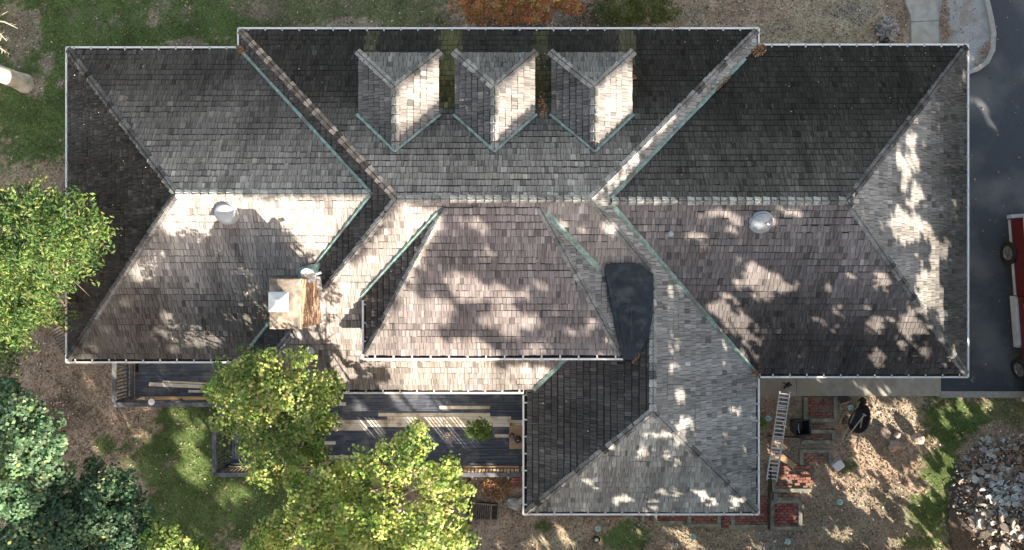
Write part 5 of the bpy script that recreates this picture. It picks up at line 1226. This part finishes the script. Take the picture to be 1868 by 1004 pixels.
# black bin with open top
q = P(1458, 778, 0.35); bn = tag(empty('black_bin', (q.x, q.y, 0), 0.08), 'square black plastic bin standing open right of the ladder', 'bin')
M_BPLAS = noise_mat('black_plastic', (0.010, 0.010, 0.011), (0.022, 0.022, 0.024), 6, rough=0.42, spec=0.5)
m_ = MB(); w0, w1, h_ = .20, .27, .62
vs = [(-w0, -w0, 0), (w0, -w0, 0), (w0, w0, 0), (-w0, w0, 0), (-w1, -w1, h_), (w1, -w1, h_), (w1, w1, h_), (-w1, w1, h_), (-w1 + .03, -w1 + .03, h_), (w1 - .03, -w1 + .03, h_), (w1 - .03, w1 - .03, h_), (-w1 + .03, w1 - .03, h_),
      (-w0 + .03, -w0 + .03, .2), (w0 - .03, -w0 + .03, .2), (w0 - .03, w0 - .03, .2), (-w0 + .03, w0 - .03, .2)]
fs = [(3, 2, 1, 0)] + [(i, (i + 1) % 4, 4 + (i + 1) % 4, 4 + i) for i in range(4)] + [(4 + i, 4 + (i + 1) % 4, 8 + (i + 1) % 4, 8 + i) for i in range(4)] + [(8 + i, 8 + (i + 1) % 4, 12 + (i + 1) % 4, 12 + i) for i in range(4)] + [(12, 13, 14, 15)]
m_.add(vs, fs).build('body', M_BPLAS, bn)
m_ = MB(); 
for s in range(4):
    a = s * math.pi / 2; m_.box((math.cos(a) * w1, math.sin(a) * w1, h_ + .01), (.05 if s % 2 == 0 else .58, .58 if s % 2 == 0 else .05, .045))
m_.build('rim', M_BPLAS, bn); MB().tube([(-.12, -.16, h_ + .02), (-.16, 0, h_ + .07), (-.12, .16, h_ + .02)], .012, 6).build('handle', M_GALV, bn)
# wheelbarrow
q = P(1562, 764, 0.3); wb = tag(empty('wheelbarrow', (q.x, q.y, 0), math.radians(66)), 'black wheelbarrow with pale wooden handles on bare ground', 'wheelbarrow')
m_ = MB(); prof = []
n = 20
def ring(rx, ry, z, off=0): return [(rx * math.cos(6.283 * k / n) + off + 0.10 * (1 if math.cos(6.283 * k / n) > 0 else 0) * abs(math.cos(6.283 * k / n)), ry * math.sin(6.283 * k / n) * (1 - 0.18 * math.cos(6.283 * k / n)), z) for k in range(n)]
R_ = [ring(.30, .20, .30), ring(.46, .34, .55), ring(.49, .37, .57), ring(.455, .335, .565), ring(.29, .19, .34)]
vs = [v for r in R_ for v in r]; fs = [tuple(range(n))[::-1]] + [(i * n + k, i * n + (k + 1) % n, (i + 1) * n + (k + 1) % n, (i + 1) * n + k) for i in range(4) for k in range(n)] + [tuple(4 * n + k for k in range(n))]
m_.add(vs, fs).build('tray', M_BPLAS, wb, smooth=True)
M_HAND = noise_mat('worn_wood_handle', (0.36, 0.31, 0.25), (0.50, 0.44, 0.36), 9, stretch=(3, 3, 1))
for sy_ in (-1, 1): MB().bar((-0.62 if False else .62, sy_ * .10, .22), (-.98, sy_ * .30, .60), .04).build('handle', M_HAND, wb)
MB().bar((.0, .3, .58), (.92, -.04, .62), .035).build('shovel_shaft', M_HAND, wb) if False else None
tg = tag(empty('garden_tool', P(1555, 775, .62)), 'long pale wooden tool handle lying across the wheelbarrow', 'tool'); oo = tg.location
MB().bar(P(1577, 757, .66) - oo, P(1546, 797, .62) - oo, .035).build('shaft', M_HAND, tg)
MB().box(tuple(P(1577, 757, .66) - oo), (.05, .12, .04), rz=.9).build('blade', M_GALV, tg)
wh = MB(); wh.lathe((0, 0, 0), [(.10, -.05), (.19, -.05), (.2, 0), (.19, .05), (.10, .05)], 18); wh.v = [(v[0] + .62, v[2], v[1] + .2) for v in wh.v]; wh.f = [f[::-1] for f in wh.f]; wh.build('wheel', M_BPLAS, wb)
for sy_ in (-1, 1): MB().tube([(-.25, sy_ * .22, .38), (-.38, sy_ * .26, .02), (-.12, sy_ * .26, .02), (-.02, sy_ * .2, .3)], .016, 6).build('leg', M_BPLAS, wb)
# white bin
q = P(1529, 849, .3); wbn = tag(empty('white_bin', (q.x, q.y, 0), .6), 'small white square bin with rounded corners on the ground', 'bin')
M_WPL = noise_mat('white_plastic', (0.58, 0.62, 0.68), (0.68, 0.72, 0.77), 4, rough=.4)
def rr_(w, z, c=.06): 
    o = []
    for (sx, sy2), a0 in zip(((1, 1), (-1, 1), (-1, -1), (1, -1)), (0, 90, 180, 270)):
        for k in range(4): a = math.radians(a0 + k * 30); o.append((sx * (w - c) + c * math.cos(a), sy2 * (w * .85 - c) + c * math.sin(a), z))
    return o
R_ = [rr_(.13, 0), rr_(.165, .34), rr_(.18, .345), rr_(.18, .365), rr_(.15, .38), rr_(.04, .39, .02)]; n = 16
MB().add([v for r in R_[:2] for v in r], [tuple(range(n))[::-1]] + [(k, (k + 1) % n, n + (k + 1) % n, n + k) for k in range(n)]).build('body', M_WPL, wbn)
MB().add([v for r in R_[2:] for v in r], [(i * n + k, i * n + (k + 1) % n, (i + 1) * n + (k + 1) % n, (i + 1) * n + k) for i in range(3) for k in range(n)] + [tuple(3 * n + k for k in range(n))]).build('lid', M_WPL, wbn)
# path lights: turquoise ring caps on stakes
M_TURQ = noise_mat('verdigris_cap', (0.24, 0.50, 0.50), (0.36, 0.62, 0.60), 10, rough=.55)
pl_lab = {(1544, 741): 'turquoise path light just above the wheelbarrow', (1396, 760): 'turquoise path light above the weed at the house wall', (1525, 911): 'turquoise path light on bare ground below the white bin', (1431, 982): 'turquoise path light below the square brick panel', (1260, 974): 'turquoise path light below the long brick path step', (1089, 959): 'turquoise path light at the left end of the brick path'}
first = None
for (px, py), lab in pl_lab.items():
    if first is None:
        first = tag(empty('path_light', P(px, py, 0)), lab, 'path light', 'turquoise path lights')
        kids = [MB().tube([(0, 0, -.05), (0, 0, .34)], .012, 8).build('stake', M_GALV, first), MB().lathe((0, 0, .33), [(.1, 0), (.105, .015), (.07, .035), (.045, .025), (.04, .0)], 20).build('cap', M_TURQ, first, smooth=True), MB().lathe((0, 0, .345), [(.036, 0), (.034, .03), (.01, .045)], 14).build('finial', M_GALV, first, smooth=True)]
    else:
        c_ = first.copy(); COL.objects.link(c_); c_.location = P(px, py, 0); c_['label'] = lab
        for ch_ in kids: d_ = ch_.copy(); COL.objects.link(d_); d_.parent = c_
# broom on the walk
br = tag(empty('broom', P(1437, 703, .1)), 'black push broom lying on the concrete walk above the ladder', 'broom'); oo = br.location
MB().bar(P(1405, 690, .14) - oo, P(1428, 699, .12) - oo, .022).build('shaft', M_HAND, br)
m_ = MB(); m_.bar(P(1427, 698, .11) - oo, P(1437, 703, .11) - oo, .03); m_.bar(P(1430, 709, .1) - oo, P(1441, 698, .1) - oo, .05, .06); m_.build('head', M_BPLAS, br)
m_ = MB(); m_.add([P(1434, 704, .16) - oo, P(1440, 697, .16) - oo, P(1446, 703, .10) - oo, P(1438, 707, .07) - oo], [(0, 3, 2, 1), (0, 1, 2, 3)]); m_.box(tuple(P(1439, 703, .1) - oo), (.16, .1, .08), rz=.5); m_.build('bristles', M_BPLAS, br)
bg_ = tag(empty('rubbish_bag', P(1538, 732, .0)), 'crumpled black plastic sheet beside the uppermost path light', 'plastic sheet')
o = obj('sheet', rock_mesh('sheet', M_BPLAS, 41, 1, .6, .25, 2, .5), bg_, (0, 0.05, .06)); o.scale = (.5, .45, .4)
# little white ornament in dark shrub foot
orn = tag(empty('garden_ornament', P(1087, 983, .1)), 'small white ornament on a black base at the lower edge', 'ornament')
o = obj('base', rock_mesh('base', M_BPLAS, 43, 1, 1, .5), orn, (0, 0, .05)); o.scale = (.3, .3, .3)
o = obj('figure', rock_mesh('figure', M_WPL, 44, 1, .8, 1), orn, (0, .03, .2)); o.scale = (.14, .14, .14)
# wooden crate grille on the ground
cr_ = tag(empty('wooden_pallet', P(888, 932, 0), -.05), 'grey slatted wooden pallet lying in leaves below the deck', 'pallet')
M_OLDW = noise_mat('old_grey_wood', (0.13, 0.105, 0.085), (0.28, 0.24, 0.20), 9, stretch=(4, 1, 1))
MB().box((0, 0, .02), (.78, .62, .02)).build('base', M_DARKWOOD, cr_)
slm = MB().box((0, 0, 0), (.028, .58, .03)).mesh('slat', M_OLDW)
for i in range(7): obj('slat', slm, cr_, (-.36 + i * .075, 0, .12), 0)
for y_ in (-.3, .3): MB().bar((-.42, y_, .15), (.36, y_ * .9, .15), .045).build('rail', M_OLDW, cr_)
MB().bar((.16, -.3, .16), (.16, .3, .16), .05).build('rail', M_OLDW, cr_); MB().bar((.40, -.22, .12), (.42, .2, .12), .05).build('rail', M_OLDW, cr_)
def stick(label, pts, r, name='fallen_branch', ns=4, z=.08, mat=None):
    q0 = P(*pts[0], z); t = tag(empty(name, q0), label, 'branch'); twig(t, [P(a, b, z) - q0 for a, b in pts], r, mat, 'limb', ns); return t
stick('forked bare branch lying on leaf litter below the bright ash tree', [(18, 674), (45, 660), (58, 650), (70, 647)], .022); stick('long thin curved branch on leaf litter at the left edge', [(22, 676), (38, 688), (55, 694), (72, 705)], .02)
stick('dry branch on the lawn at the left edge above the ash tree', [(-8, 338), (14, 325), (34, 314), (50, 309)], .02, ns=7); stick('thin twig upright on the litter left of the deck', [(167, 670), (166, 705)], .008, ns=1)
stick('pale curved root lying below the pallet', [(905, 972), (908, 985), (918, 998)], .012, ns=2)
for i, pts in enumerate([[(900, 880), (925, 890), (938, 900)], [(905, 870), (915, 885)], [(920, 895), (940, 885)]]): stick(['straw coloured twig in the leaf heap below the deck, longest', 'straw coloured twig in the leaf heap nearest the deck rail', 'straw coloured twig pointing at the red paving'][i], pts, .012, ns=3)
# cut log at the left
lg = tag(empty('log', P(84, 572, .25), 0.25), 'thick sawn log lying beside the house under the ash tree', 'log')
m_ = MB(); m_.tube([(-.5, .12, 0), (0, 0, 0), (.42, -.1, 0)], [.25, .26, .24], 14); m_.build('bark', M_BARK, lg, smooth=True)
m_ = MB()
for i in range(9): a = 2.6 - i * .3; m_.bar((-.45, .12 + .25 * math.cos(a), .25 * math.sin(a)), (.4, -.1 + .24 * math.cos(a), .25 * math.sin(a)), .03, .02)
m_.build('bark_ridges', M_TAN, lg)
st = tag(empty('slatted_frame', P(116, 620, 0), -1.05), 'dark slatted wooden frame lying at the foot of the left wall', 'wooden frame')
for i in range(9): MB().box((-.45 + i * .11, 0, .08), (.07, .4, .03)).build('slat', M_OLDW, st)
for y_ in (-.2, .2): MB().box((0, y_, .05), (1.0, .04, .05)).build('rail', M_DARKWOOD, st)
# dry leaves caught in the valleys of the roof
def pile(label, px, py, rx, ry, n, z, pl=None, rot=0.0, name='leaf_pile'):
    a = RNG.uniform(0, 6.283, n); r = np.sqrt(RNG.random(n)); X = rx * r * np.cos(a); Y = ry * r * np.sin(a); c_, s2 = math.cos(rot), math.sin(rot)
    q = P(px, py, z); X, Y = X * c_ - Y * s2, X * s2 + Y * c_
    zz = (H(X + q.x, Y + q.y) - z) if pl else 0 * X
    p = np.stack([X, Y, zz + 0.05 + RNG.random(n) * .06], 1)
    V = leaf_quads(p, RNG.normal(0, .6, (n, 3)) + np.array([0, 0, 1]), RNG.uniform(.03, .085, n), .6)
    o = obj(name, quad_mesh(name, V, M_DRYLEAF, leaf_cols(n, [(.34, .18, .09), (.26, .13, .07), (.44, .30, .18), (.18, .10, .06)], .2)), None, q)
    o['kind'] = 'stuff'; return tag(o, label, 'leaves')
pile('heap of dry leaves at the gutter corner above the right wing', 1383, 95, .30, .17, 420, 3.1, True, .75)
pile('line of dry leaves along the right copper valley', 1318, 152, .42, .05, 240, 3.8, True, .82)
pile('dry leaves in the left gutter corner of the middle block', 440, 92, .22, .1, 160, 3.1, True, -.8)
pile('few dry leaves at the foot of the long copper valley', 1378, 682, .22, .07, 110, 3.1, True, -.8); pile('dry leaves on the tip of the short valley above the membrane', 1108, 484, .08, .06, 60, 5.4, True)
pile('dry leaves along the lower edge of the membrane', 1157, 652, .18, .05, 90, 4.9, True, 1.0); pile('dry leaves between the dormers, middle and right', 990, 190, .12, .5, 90, 4.9, True); pile('dry leaves beside the right dormer', 1156, 140, .1, .09, 60, 4.3, True)
pile('brown leaf litter along the edge of the curved concrete walk', 1722, 42, .16, 1.0, 420, .06); pile('dry leaves caught inside the curve of the kerb', 1790, 100, .18, .5, 150, .06, rot=-.5)
pile('few dry leaves scattered over the pale gravel by the kerb', 1752, 40, .6, 1.1, 160, .06)
pile('dry leaves on the top gutter', 1228, 50, .18, .03, 60, 3.02); pile('rust brown leaves heaped below the deck rail', 905, 890, .55, .42, 1100, 0.03)
rt = np.array([RNG.uniform(-14, 14, 1500), RNG.uniform(-7.5, 7.8, 1500)]).T; hh = H(rt[:, 0], rt[:, 1]); kk = (hh > 2.9) & (RNG.random(1500) < .45); rt = rt[kk]; hh = hh[kk]
V = leaf_quads(np.stack([rt[:, 0], rt[:, 1], hh + .06], 1), RNG.normal(0, .5, (len(rt), 3)) + np.array([0, 0, 1]), RNG.uniform(.02, .055, len(rt)), .6)
o = obj('scattered_leaves', quad_mesh('scattered_leaves', V, M_DRYLEAF, leaf_cols(len(rt), [(.45, .42, .36), (.3, .2, .12), (.5, .48, .44)], .2))); o['kind'] = 'stuff'
rw = np.array([RNG.uniform(14.9, 19, 90), RNG.uniform(-4, 10, 90)]).T
V = leaf_quads(np.stack([rw[:, 0], rw[:, 1], 0 * rw[:, 0] + .03], 1), RNG.normal(0, .3, (90, 3)) + np.array([0, 0, 1]), RNG.uniform(.03, .1, 90), .7)
o = obj('scattered_leaves', quad_mesh('scattered_leaves', V, M_DRYLEAF, leaf_cols(90, [(.3, .26, .16), (.24, .18, .1)], .2))); o['kind'] = 'stuff'

# ------------------------------------------------------------------ red pickup at the right edge: x across (left side is -x), y forward is -y
tk = tag(empty('pickup_truck', P(1858, 571, 0), math.radians(4.4)), 'red and cream two tone pickup truck parked on the driveway', 'pickup truck')
M_RED = noise_mat('dark_red_paint', (0.075, 0.010, 0.010), (0.11, 0.015, 0.014), 2, rough=.3, spec=.6); M_CREAM = noise_mat('cream_paint', (0.36, 0.38, 0.40), (0.46, 0.48, 0.5), 3, rough=.4)
M_TYRE = noise_mat('tyre_rubber', (0.014, 0.014, 0.015), (0.028, 0.028, 0.03), 20, rough=.85); M_CHROME = noise_mat('wheel_rim_metal', (0.28, 0.27, 0.25), (0.4, 0.39, 0.37), 6, rough=.3, metal=.7)
tk.location = (18.03, -1.30, 0)
W_ = 1.95
def tb_(y0_, y1_, z0, z1, x0_=0.0, x1_=W_, inset=0.0):
    "a body section: bottom rectangle and a top drawn in by inset"
    return [(x0_, y0_, z0), (x1_, y0_, z0), (x1_, y1_, z0), (x0_, y1_, z0), (x0_ + inset, y0_ + inset, z1), (x1_ - inset, y0_ + inset, z1), (x1_ - inset, y1_ - inset, z1), (x0_ + inset, y1_ - inset, z1)]
BF = [(3, 2, 1, 0), (4, 5, 6, 7), (0, 1, 5, 4), (1, 2, 6, 5), (2, 3, 7, 6), (3, 0, 4, 7)]
# bed from y=0.55 to 3.3, cab -1.3..0.53, hood -3.1..-1.32
m_ = MB(); m_.add(tb_(0.56, 3.3, .62, 1.22, 0.0, .10, .0), BF); m_.add(tb_(0.56, 3.3, .62, 1.22, W_ - .10, W_), BF); m_.add(tb_(3.2, 3.31, .62, 1.2, .11, W_ - .11), BF); m_.add(tb_(0.56, .64, .62, 1.2, .11, W_ - .11), BF); m_.build('bed', M_RED, tk)
m_ = MB(); m_.add(tb_(.65, 3.19, .62, 1.17, .13, W_ - .13), BF); m_.build('bed_cover', M_CREAM, tk)
m_ = MB(); m_.add(tb_(0.57, 3.29, 1.222, 1.26, .02, .075), BF); m_.add(tb_(3.27, 3.33, 1.222, 1.26, .02, W_ - .02), BF); m_.build('bed_rail', M_CREAM, tk)
m_ = MB(); m_.add(tb_(-1.3, .53, .62, 1.12, .0, W_), BF); m_.add(tb_(-3.1, -1.32, .62, 1.08, .03, W_ - .03, .06), BF); m_.build('body', M_RED, tk)
m_ = MB(); m_.add([(.10, -1.05, 1.125), (W_ - .10, -1.05, 1.125), (W_ - .10, .45, 1.125), (.10, .45, 1.125), (.28, -.45, 1.72), (W_ - .28, -.45, 1.72), (W_ - .28, .30, 1.72), (.28, .30, 1.72)], BF); m_.build('cab_glass', GLASS, tk)
m_ = MB(); m_.add(tb_(-.5, .33, 1.722, 1.78, .25, W_ - .25, .03), BF); m_.build('cab_roof', M_RED, tk)
m_ = MB(); m_.add(tb_(-1.28, .55, .40, .64, -.10, -.002), BF); m_.add(tb_(-1.2, .5, .64, .70, -.08, -.003, .01), BF); m_.build('side_step', M_CREAM, tk)
MB().add(tb_(.58, 3.28, .50, .615, -.02, W_), BF).build('trim', M_CREAM, tk); MB().add(tb_(3.33, 3.46, .5, .72, -.05, W_ + .05), BF).build('bumper', M_CREAM, tk); MB().add(tb_(-3.25, -3.12, .45, .70, 0, W_), BF).build('bumper', M_CREAM, tk)
MB().box((-.006, -.35, .88), (.014, .012, .5)).build('door_seam', M_TYRE, tk); MB().box((-.02, .2, 1.0), (.03, .16, .03)).build('door_handle', M_CHROME, tk)
MB().box((.0, -1.55, 1.0), (.03, .06, .05)).build('marker_light', noise_mat('amber_lens', (.5, .22, .04), (.55, .25, .05), 3, rough=.2), tk)
mm = MB(); mm.box((-.12, -.85, 1.22), (.16, .08, .13)); mm.build('mirror', M_TYRE, tk)
def wheel(y, x=-.04, steer=0.0, tilt=0.0, r=.42, lab=None):
    hub = bpy.data.objects.new('wheel', None); link(hub, tk); hub.location = (x + .13, y, r); hub.rotation_euler = (0, tilt, steer); bpy.data.objects.remove(hub)
    M = Matrix.Translation((x + .13, y, r)) @ Matrix.Rotation(steer, 4, 'Z') @ Matrix.Rotation(-math.pi / 2 + tilt, 4, 'Y')
    m_ = MB(); m_.lathe((0, 0, 0), [(r * .55, -.10), (r * .93, -.12), (r, -.09), (r, .09), (r * .93, .125), (r * .62, .11), (r * .58, .06)], 30); m_.v = [tuple(M @ Vector(v)) for v in m_.v]; ty = m_.build('wheel', M_TYRE, tk, smooth=True)
    m_ = MB(); m_.lathe((0, 0, 0.05), [(r * .60, 0), (r * .60, .05), (r * .54, .055), (r * .5, .02), (r * .12, .03), (r * .10, .06), (r * .02, .065)], 30)
    for k in range(6):
        a = k * math.pi / 3; m_.bar((math.cos(a) * r * .12, math.sin(a) * r * .12, .10), (math.cos(a) * r * .56, math.sin(a) * r * .56, .095), .05, .03)
    m_.v = [tuple(M @ Vector(v)) for v in m_.v]; m_.build('rim', M_CHROME, ty, smooth=True)
for y_, s_2 in ((2.1, 0.0), (-2.1, .12)):
    wheel(y_, -.10 if y_ > 0 else -.02, s_2)
    m_ = MB(); M = None; m_.lathe((0, 0, 0), [(.42, -.12), (.42, .12)], 20); m_.v = [(W_ + v[2] - .1, y_ + v[0], .42 + v[1]) for v in m_.v]; m_.build('wheel', M_TYRE, tk)
